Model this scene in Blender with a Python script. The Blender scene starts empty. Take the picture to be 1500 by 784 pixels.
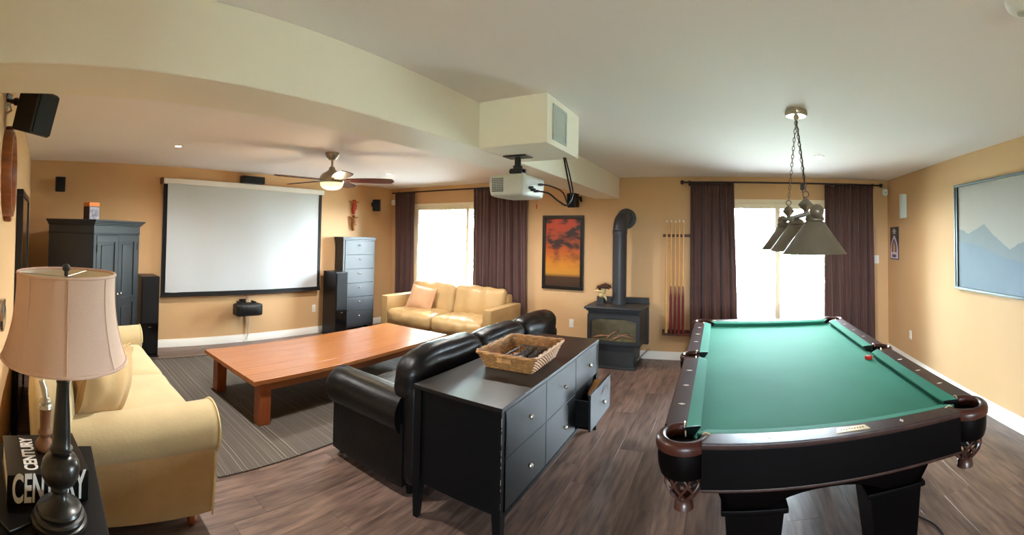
import bpy, bmesh, math, random
from mathutils import Vector, Matrix, noise
random.seed(7)
SC = bpy.context.scene
COL = SC.collection
PI = math.pi

# ------------------------------------------------------------------ camera
XW, XE, YN, YL, H = -5.617, 2.2525, 5.757, -0.22, 2.44      # room: west, east, north, left (south) wall, ceiling
cd = bpy.data.cameras.new('camera')
cd.type = 'PANO'
cd.panorama_type = 'CENTRAL_CYLINDRICAL'
FPX, XN, Y0 = 634.09, 1064.0, 331.62
cd.central_cylindrical_radius = 1.0
cd.central_cylindrical_range_u_min = (0 - XN) / FPX
cd.central_cylindrical_range_u_max = (1500 - XN) / FPX
cd.central_cylindrical_range_v_min = (Y0 - 784) / FPX
cd.central_cylindrical_range_v_max = Y0 / FPX
cd.clip_start = 0.02
cam = bpy.data.objects.new('camera', cd)
COL.objects.link(cam)
R = Matrix.Rotation(0.02941, 3, 'X') @ Matrix.Rotation(-0.00428, 3, 'Y')
rt, fw, up = R @ Vector((1, 0, 0)), R @ Vector((0, 1, 0)), R @ Vector((0, 0, 1))
M = Matrix((rt, up, -fw)).transposed().to_4x4()
M.translation = Vector((0, 0, 1.608))
cam.matrix_world = M
SC.camera = cam

# ------------------------------------------------------------------ world, daylight, exposure
SC.view_settings.view_transform = 'Standard'
SC.view_settings.look = 'None'
SC.view_settings.gamma = 1
SC.view_settings.exposure = 2.5
SC.view_settings.use_curve_mapping = False
SC.cycles.max_bounces = 10
SC.cycles.diffuse_bounces = 6
SC.cycles.glossy_bounces = 4
SC.cycles.transmission_bounces = 6
SC.cycles.transparent_max_bounces = 8
SC.cycles.caustics_reflective = False
SC.cycles.caustics_refractive = False
SC.cycles.sample_clamp_indirect = 8.0
wd = bpy.data.worlds.new('sky')
SC.world = wd
wd.use_nodes = True
bg = wd.node_tree.nodes['Background']
bg.inputs['Color'].default_value = (0.765, 0.865, 1.0, 1)
bg.inputs['Strength'].default_value = 20.0


def area_light(name, loc, rot, sx, sy, power, color=(1, 1, 1), portal=False):
    ld = bpy.data.lights.new(name, 'AREA')
    ld.shape = 'RECTANGLE'
    ld.size, ld.size_y, ld.energy, ld.color = sx, sy, power, color
    if portal:
        ld.cycles.is_portal = True
    o = bpy.data.objects.new(name, ld)
    COL.objects.link(o)
    o.location, o.rotation_euler = loc, rot
    return o


area_light('window_portal', (-4.01, 5.99, 1.25), (PI / 2, 0, PI), 2.3, 1.85, 1, portal=True).rotation_euler = (-PI / 2, 0, 0)
area_light('added_window_portal', (0.8, -3.24, 1.38), (0, 0, 0), 1.95, .9, 1, portal=True).rotation_euler = (PI / 2, 0, 0)  # portal for the rear window added as fill
area_light('door_portal', (0.685, 5.99, 1.07), (PI / 2, 0, PI), 1.9, 2.15, 1, portal=True).rotation_euler = (-PI / 2, 0, 0)


# ------------------------------------------------------------------ materials
def lin(c):
    return tuple(((v / 255) / 12.92 if v / 255 <= 0.04045 else ((v / 255 + 0.055) / 1.055) ** 2.4) for v in c) + (1,)


MATS = {}


def mat(name, col, rough=0.5, metal=0.0, var=0.0, scale=6.0, bump=0.0, bscale=40.0, coat=0.0, spec=0.5, stretch=(1, 1, 1),
        col2=None, sheen=0.0, rnd=0.0, emit=None, estr=0.0, wave=None, detail=4.0, trans=0.0, alpha=1.0, ior=1.45):
    m = bpy.data.materials.new(name)
    m.use_nodes = True
    nt = m.node_tree
    N, L = nt.nodes, nt.links
    b = N['Principled BSDF']
    c1 = lin(col)
    b.inputs['Base Color'].default_value = c1
    b.inputs['Roughness'].default_value = rough
    b.inputs['Metallic'].default_value = metal
    b.inputs['Specular IOR Level'].default_value = spec
    b.inputs['Coat Weight'].default_value = coat
    b.inputs['Coat Roughness'].default_value = 0.15
    b.inputs['Sheen Weight'].default_value = sheen
    b.inputs['Transmission Weight'].default_value = trans
    b.inputs['Alpha'].default_value = alpha
    b.inputs['IOR'].default_value = ior
    if emit:
        b.inputs['Emission Color'].default_value = lin(emit)
        b.inputs['Emission Strength'].default_value = estr
    if var or bump or col2 or rnd or wave:
        tc = N.new('ShaderNodeTexCoord')
        mp = N.new('ShaderNodeMapping')
        mp.inputs['Scale'].default_value = stretch
        L.new(tc.outputs['Object'], mp.inputs['Vector'])
        vec = mp.outputs['Vector']
        oi = None
        if rnd:
            oi = N.new('ShaderNodeObjectInfo')
            ad = N.new('ShaderNodeVectorMath')
            ad.operation = 'ADD'
            ml = N.new('ShaderNodeMath')
            ml.operation = 'MULTIPLY'
            ml.inputs[1].default_value = 37.0
            L.new(oi.outputs['Random'], ml.inputs[0])
            L.new(vec, ad.inputs[0])
            L.new(ml.outputs[0], ad.inputs[1])
            vec = ad.outputs[0]
        if var or col2 or rnd:
            nz = N.new('ShaderNodeTexNoise')
            nz.inputs['Scale'].default_value = scale
            nz.inputs['Detail'].default_value = detail
            L.new(vec, nz.inputs['Vector'])
            fac = nz.outputs['Fac']
            if wave:
                wv = N.new('ShaderNodeTexWave')
                wv.inputs['Scale'].default_value = wave[0]
                wv.inputs['Distortion'].default_value = wave[1]
                wv.bands_direction = wave[2]
                L.new(vec, wv.inputs['Vector'])
                mm = N.new('ShaderNodeMath')
                mm.operation = 'MULTIPLY_ADD'
                mm.inputs[1].default_value = 0.5
                L.new(wv.outputs['Fac'], mm.inputs[0])
                m2 = N.new('ShaderNodeMath')
                m2.operation = 'MULTIPLY'
                m2.inputs[1].default_value = 0.5
                L.new(fac, m2.inputs[0])
                L.new(m2.outputs[0], mm.inputs[2])
                fac = mm.outputs[0]
            rp = N.new('ShaderNodeValToRGB')
            rp.color_ramp.elements[0].position = 0.3
            rp.color_ramp.elements[1].position = 0.7
            ca = lin(col2) if col2 else tuple(v * (1 - var) for v in c1[:3]) + (1,)
            cb = c1 if col2 else tuple(min(1, v * (1 + var)) for v in c1[:3]) + (1,)
            rp.color_ramp.elements[0].color = ca
            rp.color_ramp.elements[1].color = cb
            L.new(fac, rp.inputs['Fac'])
            cout = rp.outputs['Color']
            if rnd:
                hs = N.new('ShaderNodeHueSaturation')
                mr = N.new('ShaderNodeMapRange')
                mr.inputs['To Min'].default_value = 1 - rnd
                mr.inputs['To Max'].default_value = 1 + rnd
                L.new(oi.outputs['Random'], mr.inputs['Value'])
                L.new(mr.outputs[0], hs.inputs['Value'])
                L.new(cout, hs.inputs['Color'])
                cout = hs.outputs['Color']
            L.new(cout, b.inputs['Base Color'])
        if bump:
            n2 = N.new('ShaderNodeTexNoise')
            n2.inputs['Scale'].default_value = bscale
            n2.inputs['Detail'].default_value = 3
            L.new(vec, n2.inputs['Vector'])
            bp = N.new('ShaderNodeBump')
            bp.inputs['Strength'].default_value = bump
            bp.inputs['Distance'].default_value = 0.01
            L.new(n2.outputs['Fac'], bp.inputs['Height'])
            L.new(bp.outputs['Normal'], b.inputs['Normal'])
    MATS[name] = m
    return m


mat('wall_paint', (210, 172, 128), 0.6, var=0.03, scale=1.5, bump=0.06, bscale=120, spec=0.2)
mat('ceiling_paint', (242, 236, 234), 0.75, var=0.015, scale=1.0, bump=0.04, bscale=90)
mat('beam_paint', (240, 234, 220), 0.6, var=0.02, scale=1.2, bump=0.04, bscale=90)
mat('trim_white', (240, 238, 232), 0.35)
mat('frame_vinyl', (236, 226, 200), 0.4)
mat('plank', (124, 100, 88), 0.38, col2=(74, 58, 52), scale=7, stretch=(5, 0.6, 1), rnd=0.22, bump=0.05, bscale=60, spec=0.5, detail=6)
mat('subfloor', (30, 24, 22), 0.8)
mat('black_plastic', (20, 20, 22), 0.4, bump=0.03, bscale=300)
mat('speaker_cloth', (14, 14, 16), 0.85, bump=0.3, bscale=700)
mat('black_gloss', (10, 10, 12), 0.12, coat=0.4)
mat('screen_fabric', (194, 198, 201), 0.75, sheen=0.1)
mat('screen_border', (10, 10, 10), 0.8)
mat('painted_metal', (226, 224, 218), 0.4)
mat('drawer_black', (12, 12, 13), 0.4, spec=0.5, var=0.2, scale=5, stretch=(1, 8, 8))
mat('dark_wood', (8, 8, 9), 0.42, spec=0.16, var=0.2, scale=5, stretch=(1, 8, 8))
mat('dark_wood_top', (18, 15, 14), 0.34, spec=0.4, var=0.35, scale=3, stretch=(6, 1, 6), bump=0.02, bscale=60)
mat('worn_edge', (120, 110, 100), 0.6)
mat('armoire_paint', (24, 28, 33), 0.42, var=0.08, scale=4, spec=0.6)
mat('shoe_paint', (46, 47, 50), 0.5, var=0.08, scale=4, spec=0.8)
mat('steel', (205, 200, 190), 0.22, metal=1)
mat('nickel', (176, 166, 148), 0.32, metal=0.7)
mat('dark_metal', (38, 34, 32), 0.4, metal=0.7)
mat('pine', (174, 114, 66), 0.26, col2=(152, 92, 50), scale=2.2, stretch=(9, 1, 9), wave=(0.9, 5.0, 'X'), rnd=0.05, coat=0.15)
mat('pine_leg', (160, 86, 44), 0.35, col2=(136, 68, 32), scale=3, stretch=(9, 9, 1), coat=0.2)
mat('knot', (92, 46, 20), 0.4)
mat('leather_tan', (188, 156, 108), 0.36, var=0.06, scale=5, bump=0.22, bscale=22, spec=0.5)
mat('leather_black', (12, 10, 10), 0.36, var=0.3, scale=6, bump=0.2, bscale=30, spec=0.28)
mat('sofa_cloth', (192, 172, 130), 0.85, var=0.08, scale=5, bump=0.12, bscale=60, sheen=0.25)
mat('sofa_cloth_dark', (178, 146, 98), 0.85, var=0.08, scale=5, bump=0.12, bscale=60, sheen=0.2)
mat('piping', (222, 204, 150), 0.8)
mat('pillow_peach', (204, 158, 120), 0.8, var=0.06, scale=5, bump=0.15, bscale=80, sheen=0.2)
mat('curtain', (76, 48, 43), 0.68, var=0.12, scale=3, bump=0.1, bscale=200, sheen=0.25)
mat('rod', (38, 26, 24), 0.4)
mat('lampshade', (216, 184, 166), 0.8, var=0.03, scale=3, bump=0.15, bscale=240)
mat('shade_lining', (236, 226, 206), 0.8)
mat('lamp_bronze', (40, 38, 34), 0.3, metal=0.35, var=0.15, scale=6, coat=0.1)
mat('wicker', (156, 110, 62), 0.6, var=0.3, scale=30)
mat('oval_wood', (150, 84, 42), 0.3, col2=(112, 58, 26), scale=4, stretch=(2, 2, 8), coat=0.3)
mat('mahogany', (92, 44, 32), 0.35, col2=(66, 30, 22), scale=3, stretch=(2, 8, 8), coat=0.05)
mat('pool_black', (6, 4, 4), 0.45, spec=0.07, var=0.2, scale=4)
mat('rail_wood', (60, 38, 33), 0.36, col2=(42, 25, 21), scale=4, stretch=(6, 1, 1), spec=0.28)
mat('felt', (54, 122, 102), 0.8, var=0.05, scale=3, bump=0.04, bscale=500, sheen=0.0, spec=0.08)
mat('pocket_leather', (62, 30, 22), 0.35, var=0.2, scale=14, bump=0.12, bscale=60, coat=0.08, spec=0.35)
mat('net_leather', (62, 34, 26), 0.4, coat=0.2)
mat('pearl', (236, 226, 210), 0.25)
mat('brass_plate', (214, 196, 160), 0.3, metal=0.6)
mat('engrave', (110, 92, 66), 0.5)
mat('lamp_pewter', (128, 120, 106), 0.36, metal=0.55, var=0.15, scale=5)
mat('iron', (44, 46, 48), 0.5, bump=0.08, bscale=200)
mat('stove_pipe', (60, 61, 65), 0.42, bump=0.05, bscale=200)
mat('firebrick', (150, 128, 100), 0.8, var=0.2, scale=10)
mat('log', (150, 112, 82), 0.85, col2=(92, 64, 46), scale=9, bump=0.4, bscale=20)
mat('ember', (178, 146, 100), 0.9, var=0.35, scale=30, bump=0.5, bscale=60)
mat('cue_maple', (214, 164, 98), 0.35, var=0.08, scale=4, stretch=(8, 8, 1))
mat('cue_burgundy', (104, 28, 24), 0.3, coat=0.3)
mat('ivory', (238, 230, 212), 0.4)
mat('white_plastic', (236, 234, 228), 0.4)
mat('grey_plastic', (188, 188, 178), 0.45)
mat('panel_grey', (178, 186, 182), 0.4)
mat('cable', (22, 22, 24), 0.5)
mat('red', (190, 40, 34), 0.5)
mat('red_paint', (176, 60, 36), 0.5)
mat('gold_brown', (150, 100, 44), 0.5)
mat('brown_wood', (112, 70, 40), 0.5)
mat('book_black', (18, 17, 18), 0.3, coat=0.2)
mat('paper', (232, 226, 212), 0.8)
mat('print_white', (232, 230, 224), 0.5)
mat('frame_black', (16, 15, 15), 0.35)
mat('frame_pewter', (84, 92, 94), 0.35, metal=0.3)
mat('mirror', (225, 232, 228), 0.03, metal=1)
mat('print_sky', (176, 172, 166), 0.65, spec=0.2, var=0.04, scale=1.2)
mat('print_ridge', (140, 150, 156), 0.65, spec=0.2, var=0.04, scale=3)
mat('print_hill', (132, 148, 164), 0.65, spec=0.2, var=0.05, scale=2)
mat('poster_dark', (48, 52, 62), 0.35)
mat('poster_arch', (222, 212, 232), 0.4)
mat('poster_figure', (206, 164, 110), 0.4)
mat('poster_purple', (88, 66, 108), 0.4)
mat('box_orange', (222, 128, 58), 0.5)
mat('box_side', (62, 50, 50), 0.5, var=0.4, scale=30)
mat('box_picture', (176, 172, 180), 0.5, col2=(92, 92, 110), scale=26)
mat('glass_frost', (196, 212, 212), 0.45)
mat('bird_cream', (226, 200, 140), 0.5)
mat('bird_brown', (70, 44, 28), 0.5)
mat('lamp_on', (255, 236, 190), 0.5, emit=(255, 222, 150), estr=0.35)
mat('pot_on', (255, 248, 235), 0.5, emit=(255, 244, 224), estr=1.2)
mat('grass', (140, 144, 124), 0.9, var=0.2, scale=1.0)
mat('leaf', (170, 190, 156), 0.7, col2=(140, 166, 128), scale=2.0)
mat('bark', (92, 76, 60), 0.9)
mat('deck_stone', (125, 124, 122), 0.85, var=0.1, scale=3)

# window glass: clear architectural glass (transparent with a faint gloss)
gm = bpy.data.materials.new('window_glass')
gm.use_nodes = True
nt = gm.node_tree
nt.nodes.remove(nt.nodes['Principled BSDF'])
tr = nt.nodes.new('ShaderNodeBsdfTransparent')
tr.inputs[0].default_value = (0.94, 0.97, 0.96, 1)
gl = nt.nodes.new('ShaderNodeBsdfGlossy')
gl.inputs['Roughness'].default_value = 0.02
fr = nt.nodes.new('ShaderNodeFresnel')
fr.inputs['IOR'].default_value = 1.35
mx = nt.nodes.new('ShaderNodeMixShader')
nt.links.new(fr.outputs[0], mx.inputs[0])
nt.links.new(tr.outputs[0], mx.inputs[1])
nt.links.new(gl.outputs[0], mx.inputs[2])
nt.links.new(mx.outputs[0], nt.nodes['Material Output'].inputs['Surface'])
MATS['window_glass'] = gm


def rug_mat():
    m = bpy.data.materials.new('rug_weave')
    m.use_nodes = True
    N, L = m.node_tree.nodes, m.node_tree.links
    b = N['Principled BSDF']
    b.inputs['Roughness'].default_value = 0.95
    tc = N.new('ShaderNodeTexCoord')
    mp = N.new('ShaderNodeMapping')
    mp.inputs['Scale'].default_value = (0.12, 120, 1)
    L.new(tc.outputs['Object'], mp.inputs['Vector'])
    nz = N.new('ShaderNodeTexNoise')
    nz.inputs['Scale'].default_value = 1.0
    nz.inputs['Detail'].default_value = 2
    L.new(mp.outputs[0], nz.inputs['Vector'])
    rp = N.new('ShaderNodeValToRGB')
    e = rp.color_ramp.elements
    e[0].position, e[0].color = 0.35, lin((76, 69, 63))
    e[1].position, e[1].color = 0.6, lin((96, 88, 80))
    k = rp.color_ramp.elements.new(0.68)
    k.color = lin((160, 152, 140))
    L.new(nz.outputs['Fac'], rp.inputs['Fac'])
    L.new(rp.outputs[0], b.inputs['Base Color'])
    n2 = N.new('ShaderNodeTexNoise')
    n2.inputs['Scale'].default_value = 160
    L.new(tc.outputs['Object'], n2.inputs['Vector'])
    bp = N.new('ShaderNodeBump')
    bp.inputs['Strength'].default_value = 0.5
    bp.inputs['Distance'].default_value = 0.004
    L.new(n2.outputs['Fac'], bp.inputs['Height'])
    L.new(bp.outputs[0], b.inputs['Normal'])
    MATS['rug_weave'] = m


rug_mat()


def sunset_mat():
    m = bpy.data.materials.new('sunset_paint')
    m.use_nodes = True
    N, L = m.node_tree.nodes, m.node_tree.links
    b = N['Principled BSDF']
    b.inputs['Roughness'].default_value = 0.45
    tc = N.new('ShaderNodeTexCoord')
    sp = N.new('ShaderNodeSeparateXYZ')
    L.new(tc.outputs['Object'], sp.inputs[0])
    mr = N.new('ShaderNodeMapRange')
    mr.inputs['From Min'].default_value = 0.0
    mr.inputs['From Max'].default_value = 0.98
    L.new(sp.outputs['Z'], mr.inputs['Value'])
    rp = N.new('ShaderNodeValToRGB')
    e = rp.color_ramp.elements
    e[0].position, e[0].color = 0.0, lin((58, 34, 18))
    e[1].position, e[1].color = 1.0, lin((196, 66, 34))
    for p, c in ((0.14, (66, 42, 20)), (0.19, (190, 130, 44)), (0.3, (200, 128, 36)), (0.5, (178, 84, 22)), (0.72, (160, 60, 24))):
        k = e.new(p)
        k.color = lin(c)
    L.new(mr.outputs[0], rp.inputs['Fac'])
    mp = N.new('ShaderNodeMapping')
    mp.inputs['Scale'].default_value = (1, 1, 1.9)
    mp.inputs['Location'].default_value = (0.4, 0, 0.15)
    L.new(tc.outputs['Object'], mp.inputs['Vector'])
    nz = N.new('ShaderNodeTexNoise')
    nz.inputs['Scale'].default_value = 4.2
    nz.inputs['Detail'].default_value = 5
    L.new(mp.outputs[0], nz.inputs['Vector'])
    r2 = N.new('ShaderNodeValToRGB')
    r2.color_ramp.elements[0].position = 0.46
    r2.color_ramp.elements[1].position = 0.58
    L.new(nz.outputs['Fac'], r2.inputs['Fac'])
    mz = N.new('ShaderNodeMapRange')
    mz.inputs['From Min'].default_value = 0.25
    mz.inputs['From Max'].default_value = 0.6
    L.new(mr.outputs[0], mz.inputs['Value'])
    mu = N.new('ShaderNodeMath')
    mu.operation = 'MULTIPLY'
    L.new(r2.outputs[0], mu.inputs[0])
    L.new(mz.outputs[0], mu.inputs[1])
    mixn = N.new('ShaderNodeMix')
    mixn.data_type = 'RGBA'
    L.new(mu.outputs[0], mixn.inputs['Factor'])
    L.new(rp.outputs[0], mixn.inputs['A'])
    mixn.inputs['B'].default_value = lin((50, 26, 26))
    L.new(mixn.outputs['Result'], b.inputs['Base Color'])
    MATS['sunset_paint'] = m


sunset_mat()


# ------------------------------------------------------------------ mesh helpers
def flat_normals(o):
    if o.data.get('bevelled'):
        o.modifiers.new('weighted_normals', 'WEIGHTED_NORMAL').keep_sharp = True


class MB:
    def __init__(s):
        s.bm = bmesh.new()
        s.bev = False

    def box(s, x0, x1, y0, y1, z0, z1, bev=0.0, seg=2, mtx=None):
        r = bmesh.ops.create_cube(s.bm, size=1.0)
        vs = r['verts']
        for v in vs:
            v.co = Vector((x0 + (v.co.x + .5) * (x1 - x0), y0 + (v.co.y + .5) * (y1 - y0), z0 + (v.co.z + .5) * (z1 - z0)))
        if bev:
            s.bev = True
            es = list({e for v in vs for e in v.link_edges})
            r = bmesh.ops.bevel(s.bm, geom=es, offset=bev, segments=seg, profile=0.5, affect='EDGES')
            vs = list({v for f in r['faces'] for v in f.verts} | {v for v in vs if v.is_valid})
        if mtx is not None:
            bmesh.ops.transform(s.bm, matrix=mtx, verts=vs)
        return s

    def ring_surf(s, rings, closed=True, cap0=False, cap1=False, loop=False):
        V = [[s.bm.verts.new(p) for p in r] for r in rings]
        n = len(V[0])
        m = len(V)
        for i in range(m if loop else m - 1):
            a, b = V[i], V[(i + 1) % m]
            for j in range(n if closed else n - 1):
                k = (j + 1) % n
                try:
                    s.bm.faces.new((a[j], a[k], b[k], b[j]))
                except ValueError:
                    pass
        if cap0:
            s.bm.faces.new(list(reversed(V[0])))
        if cap1:
            s.bm.faces.new(V[-1])
        return s

    def lathe(s, prof, seg=32, c=(0, 0, 0), sx=1, sy=1, mtx=None):
        rings = []
        for r, z in prof:
            ring = [Vector((c[0] + sx * r * math.cos(2 * PI * j / seg), c[1] + sy * r * math.sin(2 * PI * j / seg), c[2] + z)) for j in range(seg)]
            if mtx is not None:
                ring = [mtx @ p for p in ring]
            rings.append(ring)
        return s.ring_surf(rings, cap0=prof[0][0] > 1e-5, cap1=prof[-1][0] > 1e-5)

    def cyl(s, p0, p1, r0, r1=None, seg=20):
        return s.tube([p0, p1], [r0, r0 if r1 is None else r1], seg)

    def tube(s, pts, r, seg=8, loop=False):
        pts = [Vector(p) for p in pts]
        n = len(pts)
        rs = r if isinstance(r, (list, tuple)) else [r] * n
        rings = []
        prev = None
        for i in range(n):
            if loop:
                t = (pts[(i + 1) % n] - pts[i - 1])
            else:
                t = (pts[min(i + 1, n - 1)] - pts[max(i - 1, 0)])
            t.normalize()
            if prev is None:
                a = Vector((0, 0, 1)) if abs(t.z) < 0.9 else Vector((1, 0, 0))
                u = t.cross(a).normalized()
            else:
                u = (prev - t * prev.dot(t)).normalized()
            prev = u
            w = t.cross(u)
            rings.append([pts[i] + rs[i] * (math.cos(2 * PI * j / seg) * u + math.sin(2 * PI * j / seg) * w) for j in range(seg)])
        return s.ring_surf(rings, cap0=not loop, cap1=not loop, loop=loop)

    def prism(s, poly, ax, d0, d1):
        def mk(p, d):
            return {'x': (d, p[0], p[1]), 'y': (p[0], d, p[1]), 'z': (p[0], p[1], d)}[ax]
        a = [s.bm.verts.new(mk(p, d0)) for p in poly]
        b = [s.bm.verts.new(mk(p, d1)) for p in poly]
        s.bm.faces.new(a)
        s.bm.faces.new(list(reversed(b)))
        n = len(poly)
        for i in range(n):
            s.bm.faces.new((a[i], b[i], b[(i + 1) % n], a[(i + 1) % n]))
        return s

    def grid(s, fn, nu, nv):
        V = [[s.bm.verts.new(fn(i / nu, j / nv)) for j in range(nv + 1)] for i in range(nu + 1)]
        for i in range(nu):
            for j in range(nv):
                s.bm.faces.new((V[i][j], V[i + 1][j], V[i + 1][j + 1], V[i][j + 1]))
        return s

    def sphere(s, c, r, seg=20, rings=12, sx=1, sy=1, sz=1):
        prof = [(0.0 if i in (0, rings) else r * math.sin(PI * i / rings), -r * sz * math.cos(PI * i / rings)) for i in range(rings + 1)]
        return s.lathe(prof, seg, c, sx, sy)

    def puff(s, c, half, rad, bulge=(0, 0, 0), n=14, wr=0.0, ws=6.0, mtx=None, seed=0.0, fn=None):
        """soft rounded block; bulge pushes each pair of faces outwards; wr adds wrinkles"""
        tmp = bmesh.new()
        bmesh.ops.create_cube(tmp, size=2.0)
        bmesh.ops.subdivide_edges(tmp, edges=tmp.edges[:], cuts=n, use_grid_fill=True)
        hv = Vector(half)
        for v in tmp.verts:
            q = v.co.copy()
            p = Vector((q.x * hv.x, q.y * hv.y, q.z * hv.z))
            inn = Vector([max(-(hv[k] - rad), min(hv[k] - rad, p[k])) for k in range(3)])
            d = p - inn
            if d.length > 1e-9:
                p = inn + d.normalized() * rad
            for k in range(3):
                o = [a for a in range(3) if a != k]
                w = (1 - q[o[0]] ** 2) * (1 - q[o[1]] ** 2)
                p[k] += bulge[k] * q[k] * w
            if wr:
                nn = noise.noise(Vector((p.x * ws + seed, p.y * ws, p.z * ws)))
                p += (p.normalized() if p.length else Vector((0, 0, 1))) * wr * nn
            if fn:
                p = fn(p)
            p = p + Vector(c) if mtx is None else mtx @ p + Vector(c)
            v.co = p
        me = bpy.data.meshes.new('tmp')
        tmp.to_mesh(me)
        tmp.free()
        s.bm.from_mesh(me)
        bpy.data.meshes.remove(me)
        return s

    def text(s, txt, size, mtx, bold=0.0, xs=1.0, depth=0.0006):
        cu = bpy.data.curves.new('t', 'FONT')
        cu.body = txt
        cu.size = size
        cu.offset = bold
        cu.extrude = depth
        cu.align_x, cu.align_y = 'CENTER', 'CENTER'
        o = bpy.data.objects.new('t', cu)
        COL.objects.link(o)
        bpy.context.view_layer.update()
        me = bpy.data.meshes.new_from_object(o.evaluated_get(bpy.context.evaluated_depsgraph_get()))
        bpy.data.objects.remove(o)
        me.transform(mtx @ Matrix.Diagonal((xs, 1, 1, 1)))
        s.bm.from_mesh(me)
        bpy.data.meshes.remove(me)
        bpy.data.curves.remove(cu)
        return s

    def mesh(s, name, m, smooth=40):
        bmesh.ops.recalc_face_normals(s.bm, faces=s.bm.faces[:])
        me = bpy.data.meshes.new(name)
        for f in s.bm.faces:
            f.smooth = smooth > 0
        s.bm.to_mesh(me)
        s.bm.free()
        if smooth:
            me.set_sharp_from_angle(angle=math.radians(smooth))
        me.materials.append(MATS[m])
        if s.bev:
            me['bevelled'] = 1
        return me

    def build(s, name, m, parent=None, smooth=40, kind=None, label=None):
        o = bpy.data.objects.new(name, s.mesh(name, m, smooth))
        COL.objects.link(o)
        flat_normals(o)
        if parent is not None:
            o.parent = parent
        if kind:
            o['kind'] = kind
        if label:
            o['label'] = label
        return o


def T(name, label, cat, loc=(0, 0, 0), rz=0.0, group=None, kind=None):
    o = bpy.data.objects.new(name, None)
    COL.objects.link(o)
    o.empty_display_size = 0.1
    o.location = loc
    o.rotation_euler = (0, 0, rz)
    if label:
        o['label'] = label
    if cat:
        o['category'] = cat
    if group:
        o['group'] = group
    if kind:
        o['kind'] = kind
    return o


def share(name, me, parent, loc=(0, 0, 0), rot=(0, 0, 0)):
    o = bpy.data.objects.new(name, me)
    COL.objects.link(o)
    if name != 'plank':
        flat_normals(o)
    o.parent = parent
    o.location, o.rotation_euler = loc, rot
    return o


def tag(o, label, cat, group=None):
    o['label'], o['category'] = label, cat
    if group:
        o['group'] = group
    return o


def frame_rect(mb, ax, a0, a1, b0, b1, w, d0, d1, bev=0.003):
    """four bars of a rectangular frame lying in the plane across axis ax ('x': a=y,b=z ; 'y': a=x,b=z)"""
    for (p0, p1, q0, q1) in ((a0, a1, b0, b0 + w), (a0, a1, b1 - w, b1), (a0, a0 + w, b0 + w, b1 - w), (a1 - w, a1, b0 + w, b1 - w)):
        if ax == 'x':
            mb.box(d0, d1, p0, p1, q0, q1, bev)
        else:
            mb.box(p0, p1, d0, d1, q0, q1, bev)
    return mb


# ------------------------------------------------------------------ room shell
XD = -1.0            # where the left wall ends and the room opens behind the camera
YR = -3.0            # rear wall
floor = MB().box(XW - .15, XE + .15, YR - .15, YN + .15, -0.15, -0.012).build('floor', 'subfloor', kind='structure')
PW, PL = 0.1925, 1.22
pm = MB().box(-PW / 2 + .0003, PW / 2 - .0003, -PL / 2 + .0003, PL / 2 - .0003, -0.0125, 0.0, 0.0007, 1).mesh('plank', 'plank')
nx = 41
for i in range(nx):
    x = XW + PW * (i + .5)
    off = (i * 0.437 + 0.13 * (i % 3)) % 1.0
    y = YN - PL * off - PL / 2 + (0 if off > 0 else 0)
    ys = []
    if off > 0.05:
        ys.append((YN - PL * off / 2, off))
    while y > -1.3:
        ys.append((y, 1.0))
        y -= PL
    for yy, sc in ys:
        o = share('plank', pm, floor, (x, yy, 0))
        if sc < 1:
            o.scale.y = sc
MB().box(XW - .15, XE + .15, YR - .15, YN + .15, H, H + .15).build('ceiling', 'ceiling_paint', kind='structure')
MB().box(XW - .15, XW, YL - .15, YN + .15, 0, H).build('wall_west', 'wall_paint', kind='structure')
MB().box(XE, XE + .15, YR, YN + .15, 0, H).build('wall_east', 'wall_paint', kind='structure')
MB().box(XW, XD, YL - .15, YL, 0, H).build('wall_south', 'wall_paint', kind='structure')
w = MB()
w.box(XD - .15, XD, YR, YL - .15, 0, H)
RX0, RX1, RZ0, RZ1 = -.1, 1.7, .98, 1.78  # opening for the added rear window
w.box(XD - .15, RX0, YR - .15, YR, 0, H).box(RX1, XE + .15, YR - .15, YR, 0, H).box(RX0, RX1, YR - .15, YR, 0, RZ0).box(RX0, RX1, YR - .15, YR, RZ1, H)
w.build('wall_rear', 'wall_paint', kind='structure')
WX0, WX1, WZ0, WZ1 = -5.13, -2.86, 0.42, 2.15
DX0, DX1, DZ1 = -0.22, 1.60, 2.14
w = MB()
w.box(XW, WX0, YN, YN + .15, 0, H)
w.box(WX0, WX1, YN, YN + .15, 0, WZ0)
w.box(WX0, WX1, YN, YN + .15, WZ1, H)
w.box(WX1, DX0, YN, YN + .15, 0, H)
w.box(DX0, DX1, YN, YN + .15, DZ1, H)
w.box(DX1, XE, YN, YN + .15, 0, H)
w.build('wall_north', 'wall_paint', kind='structure')


def board(name, mb):
    return mb.build(name, 'trim_white', kind='structure')


def base_profile(t, h=0.105):
    return [(0, 0), (t, 0), (t, h * .62), (t * .75, h * .7), (t * .7, h * .8), (t * .4, h * .88), (t * .35, h), (0, h)]


board('baseboard_west', MB().prism([(XW + a, b) for a, b in base_profile(.016)], 'y', YL, YN))
board('baseboard_east', MB().prism([(XE - a, b) for a, b in base_profile(.016, .13)], 'y', YR, YN))
board('baseboard_north', MB().prism([(YN - a, b) for a, b in base_profile(.016)], 'x', WX1, DX0 - .02).prism([(YN - a, b) for a, b in base_profile(.016)], 'x', XW, WX1).prism([(YN - a, b) for a, b in base_profile(.016)], 'x', DX1 + .02, XE))
board('baseboard_south', MB().prism([(YL + a, b) for a, b in base_profile(.016)], 'x', XW, XD))

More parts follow.
